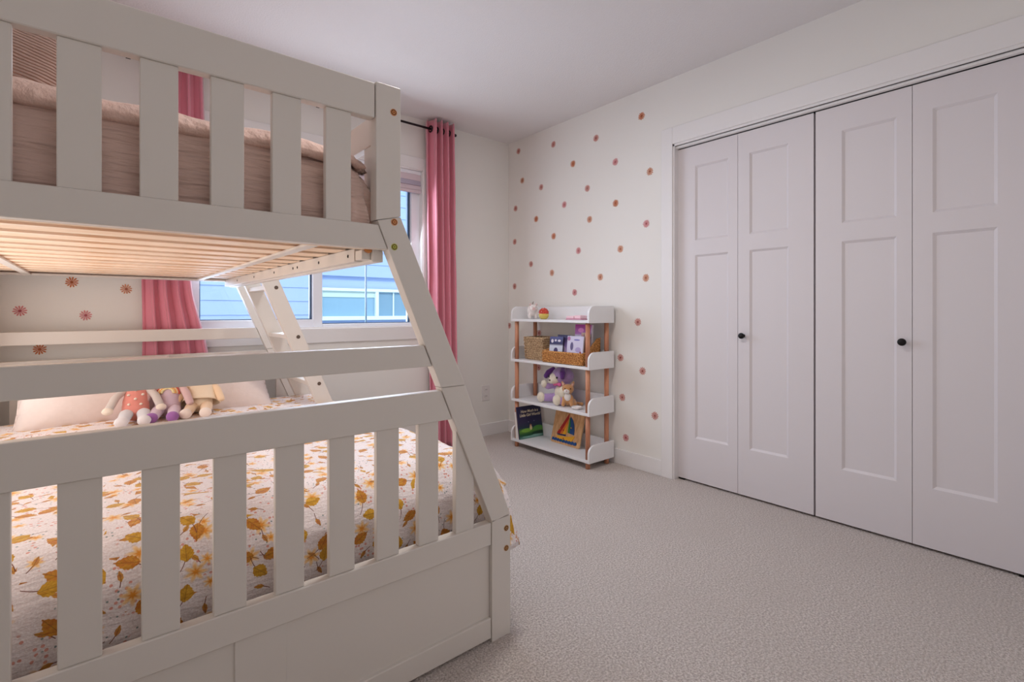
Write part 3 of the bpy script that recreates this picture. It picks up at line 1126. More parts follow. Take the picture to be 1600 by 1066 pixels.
def doll(loc, rz, label, skin, bodym, legm, footm, handm, dress=False, rainbow=False, dots=False, ears=None):
    d = thing('doll', loc, label, 'doll', 'knitted dolls leaning on the pillows', rotz=rz, local=True)
    # local: front is -y, up is z. Sits with legs forward, leaning back
    tz = Vector((0, 0.56, 0.84)).normalized()
    def up(h, x=0, f=0):
        return (x, 0.035 + tz.y * h + f, 0.01 + tz.z * h)
    d.scale = (1.22, 1.08, 1.0)
    soft('torso', bodym, d, ('l', [up(0.035), up(0.08), up(0.13), up(0.165)], [0.043, 0.041, 0.033, 0.022]))
    def front(h, x, rad):
        q = math.sqrt(max(0.0, rad * rad - x * x))
        c = up(h, x)
        return (c[0], c[1] - tz.z * q, c[2] + tz.y * q)
    soft('head', skin, d, ('b', up(0.205), (0.048, 0.042, 0.044)))
    if ears == 'long':
        for s in (-1, 1):
            soft('ear', skin, d, ('l', [up(0.235, s * 0.030), up(0.235, s * 0.058, 0.01), up(0.195, s * 0.068, 0.01)], [0.013, 0.014, 0.008]))
    elif ears:
        for s in (-1, 1):
            soft('ear', ears, d, ('b', up(0.238, s * 0.034), (0.015, 0.011, 0.018)))
    for s in (-1, 1):
        e = MB()
        e.ball(front(0.210, s * 0.019, 0.0445), 0.0045, 1)
        e.build('eye', BLACK, d)
        # arm hanging outward
        a0 = up(0.145, s * 0.028)
        a1 = (s * 0.056, 0.060, 0.10)
        a2 = (s * 0.071, 0.022, 0.060)
        soft('arm', skin, d, ('l', [a0, a1, a2], [0.014, 0.0145, 0.014]))
        if handm is not skin:
            soft('hand', handm, d, ('b', (s * 0.074, 0.016, 0.053), (0.017, 0.017, 0.017)))
        l0 = (s * 0.024, 0.02, 0.034)
        l1 = (s * 0.027, -0.035, 0.026)
        l2 = (s * 0.029, -0.085, 0.022)
        soft('leg', legm, d, ('l', [l0, l1, l2], [0.022, 0.0195, 0.019]))
        soft('foot', footm, d, ('b', (s * 0.030, -0.094, 0.024), (0.0205, 0.016, 0.023)))
    if dress:
        b = MB()
        def f(u, v):
            a = 2 * PI * u
            r = 0.030 + (1 - v) ** 0.8 * 0.036 + 0.002 * math.sin(a * 5) * (1 - v)
            c = up(0.035 + 0.135 * v)
            k_ = r * 0.85 * math.sin(a)
            return (c[0] + r * math.cos(a), c[1] + tz.z * k_, c[2] - tz.y * k_ + 0.004)
        b.grid(f, 40, 14)
        b.build('dress', bodym, d, smooth=True, solid=0.003)
    if dots:
        for (x, h) in ((-0.018, 0.05), (0.016, 0.048), (0.0, 0.072), (-0.02, 0.095), (0.02, 0.094), (0.0, 0.115)):
            b = MB()
            b.ball(front(h, x, 0.0425 - max(0, h - 0.08) * 0.12), (0.0056, 0.0035, 0.0056), 1)
            b.build('dot', fab('cream', 238, 226, 210), d, smooth=True)
    if rainbow:
        for k, c in enumerate(((214, 92, 74), (244, 214, 172), (236, 176, 96), (244, 226, 170))):
            b = MB()
            r = 0.034 - 0.0052 * k
            P_ = []
            for i in range(13):
                a = PI * i / 12
                x, h = r * math.cos(a), 0.085 + r * 1.25 * math.sin(a)
                P_.append(front(h, x, 0.0430 - max(0, h - 0.085) * 0.13))
            for a, c_ in zip(P_, P_[1:]):
                b.cyl(a, c_, 0.0042, n=8)
            b.build('rainbow_band', fab('band%d' % k, *c), d, smooth=True)
    return d


creamf = fab('cream', 238, 226, 210)
dz = 0.552
doll((0.118, 2.610, dz), R(-6), 'doll in coral romper with cream dots, leftmost of the three dolls', fab('oatmeal', 206, 196, 190), fab('coral', 222, 142, 130), fab('paleblue', 216, 216, 222), fab('white', 226, 224, 228), creamf, dots=True, ears=fab('brown', 150, 104, 90))
doll((0.226, 2.625, dz), R(-12), 'lavender doll with rainbow belly and purple feet, middle of the three dolls', fab('rose', 218, 186, 186), fab('lilac', 212, 190, 206), fab('lilac', 212, 190, 206), fab('purple', 158, 104, 172), fab('rose', 218, 186, 186), rainbow=True, ears=fab('brown', 150, 104, 90))
doll((0.350, 2.635, dz), R(-14), 'doll in plain cream dress with tan limbs, rightmost of the three dolls', fab('tan', 234, 204, 170), fab('dresscream', 240, 222, 196), fab('tan', 234, 204, 170), fab('foot', 240, 226, 216), fab('tan', 234, 204, 170), dress=True, ears='long')

# ================================================================== SHELF UNIT
SX0, SX1, SY0, SY1 = 2.400, 2.652, 2.105, 2.885
sh = thing('shelf_unit', ((SX0 + SX1) / 2, (SY0 + SY1) / 2, 0), 'white four tier open shelf with wooden dowel posts against the daisy wall', 'shelf')
TZ = [0.042, 0.344, 0.641, 0.942]
T = 0.018
for z in TZ:
    tr = part('shelf_board', SHELFW, sh, SX0, SX1, SY0 + 0.015, SY1 - 0.015, z, z + T, bev=0.002)
    for (ya, yb) in ((SY0, SY0 + 0.015), (SY1 - 0.015, SY1)):
        b = MB()
        r = 0.055
        h = 0.112
        pts = [(SX0, z), (SX1, z), (SX1, z + h)]
        for i in range(9):
            a = R(90) + R(90) * i / 8
            pts.append((SX0 + r + r * math.cos(a), z + h - r + r * math.sin(a)))
        b.prism(pts, 'y', ya, yb, bev=0.0015)
        b.build('end_panel', SHELFW, tr)
    part('back_panel', SHELFW, tr, SX1 - 0.012, SX1, SY0 + 0.015, SY1 - 0.015, z + T, z + 0.112, bev=0.001)
for (x, y) in ((SX0 + 0.03, SY0 + 0.037), (SX0 + 0.03, SY1 - 0.037), (SX1 - 0.034, SY0 + 0.037), (SX1 - 0.034, SY1 - 0.037)):
    for z0, z1 in ((0.0, TZ[0]), (TZ[0] + T, TZ[1]), (TZ[1] + T, TZ[2]), (TZ[2] + T, TZ[3])):
        b = MB()
        b.cyl((x, y, z0), (x, y, z1), 0.0155, n=20)
        b.build('dowel_post' if z0 > 0 else 'dowel_foot', DOWEL, sh, smooth=True)
Z0, Z2, Z1, Z3 = [z + T + 0.0005 for z in TZ]     # Z3 top shelf, Z1 second, Z2 third, Z0 bottom


def smooth_sides(o):
    return o


# --- top shelf
pig = thing('piggy_bank', (2.52, 2.770, Z3), 'small white piggy bank on the top shelf', 'piggy bank', rotz=R(-125), local=True)
CER = mat('ceramic_white', srgb(236, 228, 224), 0.2, coat=0.4)
b = MB()
b.ball((0, 0, 0.062), (0.052, 0.044, 0.043), 3)
b.ball((0.040, 0, 0.080), (0.030, 0.031, 0.030), 3)
for sx in (-0.026, 0.024):
    for sy in (-0.022, 0.022):
        b.limb([(sx, sy, 0.036), (sx, sy, 0.011)], [0.015, 0.011])
b.build('body', CER, pig, smooth=True, remesh=0.003)
b = MB()
b.cyl((0.062, 0, 0.077), (0.076, 0, 0.076), 0.013, 0.012, 16)
b.build('snout', mat('ceramic_pink', srgb(226, 196, 194), 0.25), pig, smooth=False)
for s in (-1, 1):
    b = MB()
    b.ball((0.036, s * 0.022, 0.108), (0.005, 0.009, 0.011), 2)
    b.build('ear', mat('ceramic_pink', (1, 1, 1)), pig, smooth=True)
    b = MB()
    b.ball((0.064, s * 0.014, 0.090), 0.003, 1)
    b.build('eye', BLACK, pig)
b = MB()
for i in range(16):
    a0, a1 = i * 0.7, (i + 1) * 0.7
    b.cyl((-0.052 - i * 0.0008, 0.007 * math.cos(a0), 0.07 + 0.007 * math.sin(a0)), (-0.052 - (i + 1) * 0.0008, 0.007 * math.cos(a1), 0.07 + 0.007 * math.sin(a1)), 0.0022, n=6)
b.build('tail', CER, pig, smooth=True)
b = MB()
b.box(-0.018, 0.012, -0.0018, 0.0018, 0.1035, 0.1065)
b.build('coin_slot', DARKGAP, pig)
b = MB()
b.limb([(0.008, 0, 0.112), (0.014, 0.0, 0.124), (0.024, 0.004, 0.128)], [0.004, 0.0035, 0.003])
b.build('charm', mat('gilt', srgb(132, 116, 108), 0.4), pig, smooth=True)

tb = thing('toy_ball', (2.50, 2.628, Z3), 'small round red toy with a yellow base on the top shelf', 'toy', local=True)
b = MB()
rr = random.Random(3)
b.ball((0, 0, 0.046), 0.033, 3)
for i in range(38):
    ph = math.acos(1 - 1.45 * (i + 0.5) / 38)
    th = i * 2.39996
    b.ball((0.031 * math.sin(ph) * math.cos(th), 0.031 * math.sin(ph) * math.sin(th), 0.046 + 0.031 * math.cos(ph)), 0.0085, 1)
b.build('red_beads', mat('red_gloss', srgb(206, 62, 36), 0.15, var=(40, 0.4), coat=0.5), tb, smooth=True)
b = MB()
b.lathe([(0.018, 0), (0.030, 0.008), (0.037, 0.024), (0.039, 0.038), (0.035, 0.040)], n=24)
b.build('base_cup', mat('yellow_gloss', srgb(214, 190, 92), 0.2, coat=0.4), tb, smooth=True)

pb = thing('pink_box', (2.50, 2.305, Z3), 'low pale pink box at the right end of the top shelf', 'box')
PK = mat('pale_pink_plastic', srgb(236, 196, 204), 0.5)
PK2 = mat('mauve_plastic', srgb(206, 148, 168), 0.5)
part('box_base', PK2, pb, 2.465, 2.535, 2.235, 2.375, Z3, Z3 + 0.008)
part('box_body', PK, pb, 2.467, 2.533, 2.300, 2.373, Z3 + 0.008, Z3 + 0.026, bev=0.004)
part('box_body', PK, pb, 2.467, 2.533, 2.237, 2.298, Z3 + 0.008, Z3 + 0.031, bev=0.004)


# --- second shelf: woven baskets
def woven(name, c1, c2, sc, stretch):
    m, nt, p = new_mat(name)
    g = NG(nt)
    tc = nt.nodes.new('ShaderNodeTexCoord')
    mp = nt.nodes.new('ShaderNodeMapping')
    mp.inputs['Scale'].default_value = stretch
    nt.links.new(tc.outputs['Object'], mp.inputs[0])
    n = nt.nodes.new('ShaderNodeTexNoise')
    n.inputs['Scale'].default_value = sc
    n.inputs['Detail'].default_value = 4
    nt.links.new(mp.outputs[0], n.inputs['Vector'])
    nt.links.new(g.mix(g.step(n.outputs['Fac'], 0.36, 0.62), c1, c2), p.inputs['Base Color'])
    p.inputs['Roughness'].default_value = 0.75
    b = nt.nodes.new('ShaderNodeBump')
    b.inputs['Strength'].default_value = 0.6
    b.inputs['Distance'].default_value = 0.002
    nt.links.new(n.outputs['Fac'], b.inputs['Height'])
    nt.links.new(b.outputs[0], p.inputs['Normal'])
    return m


TAN = woven('seagrass', srgb(146, 114, 84), srgb(216, 186, 148), 110, (1.6, 1.6, 0.8))
RAT = woven('water_hyacinth', srgb(150, 90, 40), srgb(230, 170, 100), 120, (1, 1, 1.3))


def weave(b, P, Q, z0, z1, nrow, ncol, r, lean0=(0, 0), out=(0, 0), vertical=False):
    """wall of plaited strands between plan points P and Q; lean moves the foot inward"""
    P, Q = Vector((*P, 0)), Vector((*Q, 0))
    o = Vector((*out, 0))
    ln = Vector((*lean0, 0))
    for j in range(nrow):
        z = z0 + (z1 - z0) * (j + 0.5) / nrow
        k = 1 - (z - z0) / (z1 - z0)
        for i in range(ncol):
            t = (i + 0.5 * (j % 2)) / ncol
            if t + 0.5 / ncol > 1.01:
                continue
            c = P.lerp(Q, min(1, t + 0.5 / ncol)) + ln * k + Vector((0, 0, z)) + o * 0.4 * r
            d = (Q - P).normalized()
            hw = (Q - P).length / ncol * 0.56
            hz = (z1 - z0) / nrow * 0.60
            rot = Matrix((d, o, Vector((0, 0, 1)))).transposed()
            b.ball(c, (hw, r, hz), 1, rot)


bk = thing('seagrass_basket', (2.545, 2.69, Z1), 'tall tapered tan seagrass basket on the second shelf', 'basket')
x0, x1, y0, y1 = 2.455, 2.635, 2.590, 2.795
zt = 0.824
ins = 0.017
b = MB()
for (px0, px1, py0, py1, k) in ((x0, x1, y0, y0 + 0.006, 0), (x0, x1, y1 - 0.006, y1, 1), (x0, x0 + 0.006, y0, y1, 2), (x1 - 0.006, x1, y0, y1, 3)):
    vs = b.box(px0, px1, py0, py1, Z1, zt)
for v in b.bm.verts:
    if v.co.z < Z1 + 0.01:
        v.co.x += ins * (1 if v.co.x < (x0 + x1) / 2 else -1)
        v.co.y += ins * (1 if v.co.y < (y0 + y1) / 2 else -1)
b.box(x0 + ins, x1 - ins, y0 + ins, y1 - ins, Z1, Z1 + 0.005)
b.build('basket_wall', TAN, bk)
b = MB()
weave(b, (x0, y0), (x0, y1), Z1 + 0.004, zt, 11, 22, 0.004, (ins, 0), (-1, 0))
weave(b, (x0, y0), (x1, y0), Z1 + 0.004, zt, 11, 18, 0.004, (0, ins), (0, -1))
weave(b, (x1, y1), (x0, y1), Z1 + 0.004, zt, 11, 18, 0.004, (0, -ins), (0, 1))
tag(b.build('strands', TAN, bk, smooth=True), kind='stuff')
b = MB()
for (p, q) in (((x0, y0), (x1, y0)), ((x1, y0), (x1, y1)), ((x1, y1), (x0, y1)), ((x0, y1), (x0, y0))):
    b.cyl((*p, zt), (*q, zt), 0.0055, n=8)
b.build('rim', TAN, bk, smooth=True)

ob = thing('divided_basket', (2.53, 2.375, Z1), 'golden woven divided basket holding books on the second shelf', 'basket')
x0, x1, y0, y1 = 2.425, 2.612, 2.190, 2.560
zf, zb = 0.737, 0.835
b = MB()
b.box(x0, x1, y0, y1, Z1, Z1 + 0.006)
b.box(x0, x0 + 0.007, y0, y1, Z1, zf)
b.box(x1 - 0.007, x1, y0, y1, Z1, zf + 0.03)
for y in (y0, y1 - 0.007):
    zz_ = zb if y == y0 else zf + 0.03
    b.prism([(x0 + 0.007, Z1), (x1, Z1), (x1, zz_), (x1 - 0.035, zz_ - 0.006), (x0 + 0.05, zf + 0.004), (x0 + 0.007, zf)], 'y', y, y + 0.007)
b.build('basket_wall', RAT, ob)
for y in (2.375,):
    part('divider', RAT, ob, x0 + 0.007, x1 - 0.007, y, y + 0.007, Z1 + 0.006, zf - 0.003, bev=0.001)
b = MB()
weave(b, (x0, y0), (x0, y1), Z1 + 0.002, zf, 7, 26, 0.005, (0, 0), (-1, 0))
weave(b, (x0, y0), (x1, y0), Z1 + 0.002, zf, 7, 13, 0.005, (0, 0), (0, -1))
weave(b, (x1, y1), (x0, y1), Z1 + 0.002, zf, 7, 13, 0.005, (0, 0), (0, 1))
tag(b.build('strands', RAT, ob, smooth=True), kind='stuff')
b = MB()
b.cyl((x0, y0, zf), (x0, y1, zf), 0.0055, n=8)
b.cyl((x0, y1, zf), (x1, y1, zf + 0.03), 0.0055, n=8)
b.limb([(x0, y0, zf), (x0 + 0.05, y0, zf + 0.006), (x1 - 0.035, y0, zb - 0.004), (x1, y0, zb)], [0.0055] * 4, 1)
b.build('rim', RAT, ob, smooth=True)


def cover(name, c_bg, blobs):
    """printed cover: background plus soft printed shapes; coordinates come from the cover's own UV"""
    m, nt, p = new_mat(name)
    g = NG(nt)
    tc = nt.nodes.new('ShaderNodeTexCoord')
    sp = nt.nodes.new('ShaderNodeSeparateXYZ')
    nt.links.new(tc.outputs['UV'], sp.inputs[0])
    col = c_bg
    if isinstance(c_bg, list):
        cr = nt.nodes.new('ShaderNodeValToRGB')
        els = cr.color_ramp.elements
        while len(els) < len(c_bg):
            els.new(0.5)
        for e, (q, c) in zip(els, c_bg):
            e.position = q
            e.color = c
        nt.links.new(sp.outputs[1], cr.inputs[0])
        col = cr.outputs[0]
    for (u, v, ru, rv, c) in blobs:
        du = g.m('DIVIDE', g.m('SUBTRACT', sp.outputs[0], u), ru)
        dv = g.m('DIVIDE', g.m('SUBTRACT', sp.outputs[1], v), rv)
        d = g.m('ADD', g.m('MULTIPLY', du, du), g.m('MULTIPLY', dv, dv))
        col = g.mix(g.m('SUBTRACT', 1.0, g.step(d, 0.7, 1.15)), col, c)
    if isinstance(col, tuple):
        p.inputs['Base Color'].default_value = col
    else:
        nt.links.new(col, p.inputs['Base Color'])
    p.inputs['Roughness'].default_value = 0.4
    return m


PAGES = mat('paper_pages', srgb(226, 220, 214), 0.8, bump=(200, 0.3, 0.001))


def quad_uv(b, a, c, d, e):
    vs = [b.bm.verts.new(p) for p in (a, c, d, e)]
    f = b.bm.faces.new(vs)
    for lp, q in zip(f.loops, ((0, 0), (1, 0), (1, 1), (0, 1))):
        lp[b.uv].uv = q
    return f


def book(name, label, cat, corner, uvec, vvec, w, h, t, mcover, side, group=None, pages=PAGES):
    """flat book: corner = lower left of the front face, uvec right, vvec up; thickness goes back"""
    u = Vector(uvec).normalized()
    v = Vector(vvec).normalized()
    n_ = u.cross(v).normalized()      # outward normal of the front face
    c = Vector(corner)
    root = thing(name, tuple(c), label, cat, group)
    mt = Matrix((u, v, n_)).transposed().to_4x4()
    mt = Matrix.Translation(c) @ mt
    e = 0.0015
    b = MB()
    b.box(e, w - 2 * e, 2 * e, h - 2 * e, -t + e, -e, mtx=mt)
    b.build('pages', pages, root)
    b = MB()
    b.box(0, w, 0, h, -t, -t + e, mtx=mt)
    b.box(0, e, 0, h, -t + e, -e, mtx=mt)
    b.build('back_cover', side, root)
    b = MB()
    b.box(0, w, 0, h, -e, 0, mtx=mt)
    for f in b.bm.faces:
        for lp in f.loops:
            q = mt.inverted() @ lp.vert.co
            lp[b.uv].uv = (q.x / w, q.y / h)
    b.build('front_cover', mcover, root)
    return root, mt


WH = srgb(226, 222, 234)
navy = srgb(52, 50, 96)
vi = srgb(128, 108, 176)
mg = srgb(176, 38, 150)
bkz = Z1 + 0.0075
m1 = cover('cover_print_one', [(0.0, srgb(206, 214, 232)), (0.62, srgb(214, 220, 236)), (0.7, navy), (1.0, srgb(90, 96, 150))],
           [(0.5, 0.42, 0.16, 0.14, srgb(66, 56, 110)), (0.5, 0.30, 0.10, 0.10, srgb(214, 158, 140)), (0.2, 0.82, 0.10, 0.08, WH), (0.45, 0.85, 0.08, 0.05, WH), (0.72, 0.84, 0.12, 0.05, WH)])
book('picture_book', 'pale blue book with dark title at the left of the divided basket', 'book', (2.470, 2.548, bkz), (0.12, -1, 0), (0.10, 0, 1), 0.118, 0.172, 0.008, m1, mat('cover_navy', navy, 0.5), 'books and cards in the woven basket')
m2 = cover('cover_print_two', [(0, vi), (0.5, srgb(150, 128, 196)), (1, navy)], [(0.5, 0.4, 0.3, 0.2, srgb(196, 176, 222))])
book('picture_book', 'narrow violet book just behind the pale blue one in the divided basket', 'book', (2.500, 2.505, bkz), (0.08, -1, 0), (0.12, 0, 1), 0.110, 0.186, 0.008, m2, mat('cover_violet', vi, 0.5), 'books and cards in the woven basket')
m3 = cover('cover_print_three', (*srgb(212, 206, 230)[:3], 1), [(0.30, 0.62, 0.10, 0.16, srgb(96, 84, 130)), (0.10, 0.90, 0.10, 0.08, srgb(176, 110, 156)), (0.7, 0.5, 0.18, 0.10, srgb(176, 160, 206)), (0.85, 0.35, 0.08, 0.10, srgb(150, 60, 76)), (0.3, 0.3, 0.12, 0.07, srgb(140, 130, 180)), (0.6, 0.86, 0.2, 0.03, srgb(120, 116, 190))])
book('picture_book', 'lilac illustrated book in front at the right of the divided basket', 'book', (2.462, 2.368, bkz), (0.05, -1, 0), (0.10, 0, 1), 0.140, 0.184, 0.010, m3, mat('cover_lilac', WH, 0.5), 'books and cards in the woven basket')
m4 = cover('cover_print_four', [(0, WH), (0.60, srgb(206, 200, 236)), (0.66, srgb(150, 130, 200)), (0.70, WH), (0.76, srgb(186, 110, 196)), (1, mg)],
           [(0.35, 0.85, 0.18, 0.06, srgb(240, 150, 220)), (0.97, 0.7, 0.03, 0.4, WH)])
book('picture_book', 'tall magenta and violet book standing highest in the divided basket', 'book', (2.520, 2.352, bkz), (0.03, -1, 0), (0.08, 0, 1), 0.150, 0.262, 0.012, m4, mat('cover_white', WH, 0.5), 'books and cards in the woven basket')
m5 = cover('cover_print_five', [(0, srgb(176, 150, 150)), (1, srgb(206, 184, 160))], [(0.35, 0.5, 0.14, 0.5, srgb(112, 30, 60)), (0.1, 0.5, 0.1, 0.5, srgb(180, 84, 130)), (0.6, 0.6, 0.1, 0.5, srgb(120, 70, 40))])
book('activity_book', 'book with dark red striped cover at the right end of the divided basket', 'book', (2.490, 2.262, bkz), (0.10, -1, 0), (0.06, 0, 1), 0.062, 0.208, 0.009, m5, mat('cover_brown', srgb(120, 80, 60), 0.5), 'books and cards in the woven basket')

# --- third shelf: plush dog, plush kitten, white dish
def plush(name, r, g, b_):
    return mat('plush_' + name, srgb(r, g, b_), 1.0, bump=(140, 0.9, 0.004), var=(50, 0.1), sheen=0.6)


LIL, CREAM, PURP = plush('lilac', 176, 144, 196), plush('cream', 226, 216, 196), plush('purple', 96, 48, 128)
PKR = mat('pink_ribbon', srgb(222, 96, 156), 0.5, sheen=0.3)
dg = thing('plush_dog', (2.555, 2.49, Z2), 'lilac plush dog with purple ears and cream paws on the third shelf', 'stuffed animal', rotz=R(185), local=True)
soft('body', LIL, dg, ('b', (-0.005, 0, 0.075), (0.062, 0.064, 0.072)), ('b', (0.0, 0, 0.125), (0.045, 0.05, 0.04)),
     ('b', (0.005, 0.005, 0.195), (0.078, 0.082, 0.066)),
     ('l', [(0.02, -0.05, 0.125), (0.06, -0.085, 0.115), (0.075, -0.095, 0.125)], [0.024, 0.023, 0.02]),
     ('l', [(0.02, 0.05, 0.120), (0.06, 0.075, 0.10)], [0.026, 0.028]),
     ('l', [(0.02, -0.045, 0.035), (0.075, -0.095, 0.036)], [0.034, 0.03]),
     ('l', [(0.02, 0.045, 0.035), (0.085, 0.06, 0.034)], [0.036, 0.033]))
soft('belly', CREAM, dg, ('b', (0.022, 0.01, 0.078), (0.052, 0.052, 0.060)))
soft('paw', CREAM, dg, ('b', (0.088, -0.100, 0.135), (0.021, 0.024, 0.029)))
soft('paw', CREAM, dg, ('b', (0.080, 0.072, 0.092), (0.034, 0.037, 0.044)))
soft('foot', CREAM, dg, ('b', (0.100, -0.118, 0.040), (0.023, 0.034, 0.037)))
soft('foot', CREAM, dg, ('b', (0.112, 0.040, 0.038), (0.024, 0.034, 0.038)))
soft('face', CREAM, dg, ('b', (0.058, -0.022, 0.178), (0.036, 0.046, 0.042)), ('b', (0.088, -0.030, 0.162), (0.022, 0.026, 0.020)))
soft('eye_patch', LIL, dg, ('b', (0.066, 0.030, 0.205), (0.024, 0.028, 0.034)))
for s, y in ((1, 0.022), (-1, -0.060)):
    b = MB()
    b.ball((0.090 if s > 0 else 0.078, y, 0.190), 0.0075, 2)
    b.build('eye', BLACK, dg, smooth=True)
b = MB()
b.ball((0.109, -0.030, 0.170), (0.005, 0.009, 0.006), 2)
b.build('nose', mat('nose_brown', srgb(90, 62, 60), 0.4), dg, smooth=True)
soft('ear', PURP, dg, ('l', [(0.030, -0.062, 0.240), (0.045, -0.095, 0.215), (0.055, -0.108, 0.188)], [0.017, 0.021, 0.020]))
soft('ear', PURP, dg, ('l', [(0.045, 0.040, 0.250), (0.068, 0.056, 0.225), (0.076, 0.060, 0.195)], [0.018, 0.024, 0.018]))
for s in (-1, 1):
    b = MB()
    b.ball((0.066, s * 0.020 + 0.004, 0.140), (0.010, 0.019, 0.014), 2)
    b.build('bow_loop', PKR, dg, smooth=True)
b = MB()
b.ball((0.072, 0.004, 0.140), (0.008, 0.008, 0.008), 2)
b.build('bow_knot', PKR, dg, smooth=True)

TANF, TWH, TPK = plush('tan', 196, 142, 92), plush('white', 232, 226, 222), plush('earpink', 222, 176, 160)
kt = thing('plush_kitten', (2.50, 2.385, Z2), 'small tan and white plush kitten leaning beside the lilac dog', 'stuffed animal', rotz=R(222), local=True)
soft('body', TANF, kt, ('b', (0, 0, 0.046), (0.040, 0.038, 0.046)), ('b', (0.012, 0, 0.118), (0.036, 0.042, 0.036)),
     ('l', [(0.015, -0.022, 0.06), (0.045, -0.032, 0.016)], [0.017, 0.014]),
     ('l', [(0.015, 0.022, 0.06), (0.045, 0.026, 0.016)], [0.017, 0.014]),
     ('l', [(-0.01, 0.034, 0.028), (0.026, 0.046, 0.018)], [0.024, 0.017]),
     ('l', [(-0.02, 0.02, 0.02), (-0.03, 0.07, 0.014), (-0.01, 0.095, 0.014)], [0.012, 0.011, 0.013]), vox=0.0035)
soft('chest', TWH, kt, ('b', (0.030, -0.002, 0.066), (0.018, 0.024, 0.030)), vox=0.003)
soft('muzzle', TWH, kt, ('b', (0.042, -0.008, 0.106), (0.017, 0.022, 0.017)), vox=0.003)
for s in (-1, 1):
    soft('ear', TANF, kt, ('l', [(0.010, s * 0.028, 0.142), (0.012, s * 0.038, 0.165)], [0.014, 0.008]), vox=0.003)
    soft('inner_ear', TPK, kt, ('b', (0.021, s * 0.032, 0.153), (0.006, 0.009, 0.013)), vox=0.003)
    b = MB()
    b.ball((0.044, s * 0.019, 0.125), 0.0045, 2)
    b.build('eye', mat('eye_brown', srgb(72, 26, 26), 0.1), kt, smooth=True)
b = MB()
b.ball((0.058, -0.008, 0.112), (0.003, 0.005, 0.004), 1)
b.build('nose', mat('nose_pink', srgb(200, 130, 130), 0.4), kt, smooth=True)

ds = thing('white_dish', (2.462, 2.268, Z2), 'small round white ceramic dish in front of the kitten', 'dish', local=True)
b = MB()
b.lathe([(0.0001, 0.004), (0.020, 0.004), (0.030, 0.012), (0.034, 0.018), (0.037, 0.018), (0.036, 0.010), (0.024, 0.0), (0.0001, 0.0)], n=28)
b.build('dish_body', CER, ds, smooth=True)

# --- bottom shelf: story book and sail boat puzzle
m6 = cover('cover_night_print', [(0.0, srgb(120, 160, 150)), (0.05, srgb(70, 116, 104)), (0.12, srgb(18, 74, 44)), (0.24, srgb(92, 146, 56)), (0.33, srgb(30, 56, 70)), (0.5, srgb(48, 46, 82)), (1.0, srgb(40, 38, 72))],
           [(0.30, 0.25, 0.22, 0.06, srgb(122, 172, 66)), (0.80, 0.29, 0.20, 0.07, srgb(78, 150, 62)), (0.5, 0.31, 0.055, 0.07, srgb(214, 196, 150)), (0.50, 0.385, 0.04, 0.035, srgb(206, 160, 130)), (0.50, 0.41, 0.03, 0.02, srgb(150, 96, 70)),
            (0.42, 0.50, 0.025, 0.02, srgb(104, 108, 140)), (0.66, 0.51, 0.022, 0.02, srgb(110, 112, 146)), (0.55, 0.06, 0.45, 0.04, srgb(130, 176, 164)), (0.3, 0.10, 0.3, 0.03, srgb(24, 84, 56)), (0.8, 0.14, 0.3, 0.05, srgb(16, 62, 40))])
BU, BV = Vector((0.226, -0.014, 0.0)), Vector((0.002, 0.040, 0.236))
bn, bmt = book('story_book', 'night sky story book leaning on the left of the bottom shelf', 'book', (2.410, 2.788, Z0 + 0.0006), BU, BV, 0.226, 0.240, 0.014, m6, mat('cover_ink', srgb(40, 36, 70), 0.4))
# title lettering
for txt, u0, v0, sz in (('How Much is a', 0.030, 0.192, 0.029), ('Little Girl Worth?', 0.017, 0.163, 0.029)):
    fc = bpy.data.curves.new('title_text', 'FONT')
    fc.body = txt
    fc.size = sz
    fc.shear = 0.12
    fc.offset = 0.0005
    fc.space_character = 0.95
    fc.extrude = 0.0002
    fc.materials.append(mat('ink_cream', srgb(236, 224, 196), 0.5))
    tmp = bpy.data.objects.new('title_curve', fc)
    me = bpy.data.meshes.new_from_object(tmp)
    bpy.data.objects.remove(tmp)
    to = bpy.data.objects.new('title', me)
    COL.objects.link(to)
    to.parent = bn
    off = ORG[bn]
    to.matrix_local = Matrix.Translation(-off) @ bmt @ Matrix.Translation((u0, v0, 0.0006))
# fanned open pages at the spine side
for k in range(3):
    b = MB()
    a = R(-96 - 14 * k)
    uu = Vector((-0.003 - 0.002 * k, 0.018 + 0.005 * k, 0))
    c0 = Vector((2.410, 2.802, Z0 + 0.001))
    quad_uv(b, c0, c0 + uu, c0 + uu + Vector((0, 0.012, 0.20)), c0 + Vector((0, 0.034, 0.20)))
    b.build('loose_page', PAGES, bn, solid=0.0006)

pz = thing('sailboat_puzzle', (2.575, 2.475, Z0), 'square wooden sailboat puzzle board leaning on the right of the bottom shelf', 'puzzle')
PU = Vector((-0.006, -0.291, 0)).normalized()
PV = Vector((0.070, 0.0, 0.262)).normalized()
PN = PU.cross(PV)
PO = Vector((2.562, 2.622, Z0 + 0.001))
pm = Matrix.Translation(PO) @ Matrix((PU, PV, PN)).transposed().to_4x4()
PS = 0.278


def plate(name, pts, z0, z1, m, parent, bev=0.0):
    b = MB()
    vs = b.prism([(p[0] * PS, p[1] * PS) for p in pts], 'z', z0, z1, bev=bev)
    bmesh.ops.transform(b.bm, matrix=pm, verts=b.bm.verts)
    return b.build(name, m, parent)


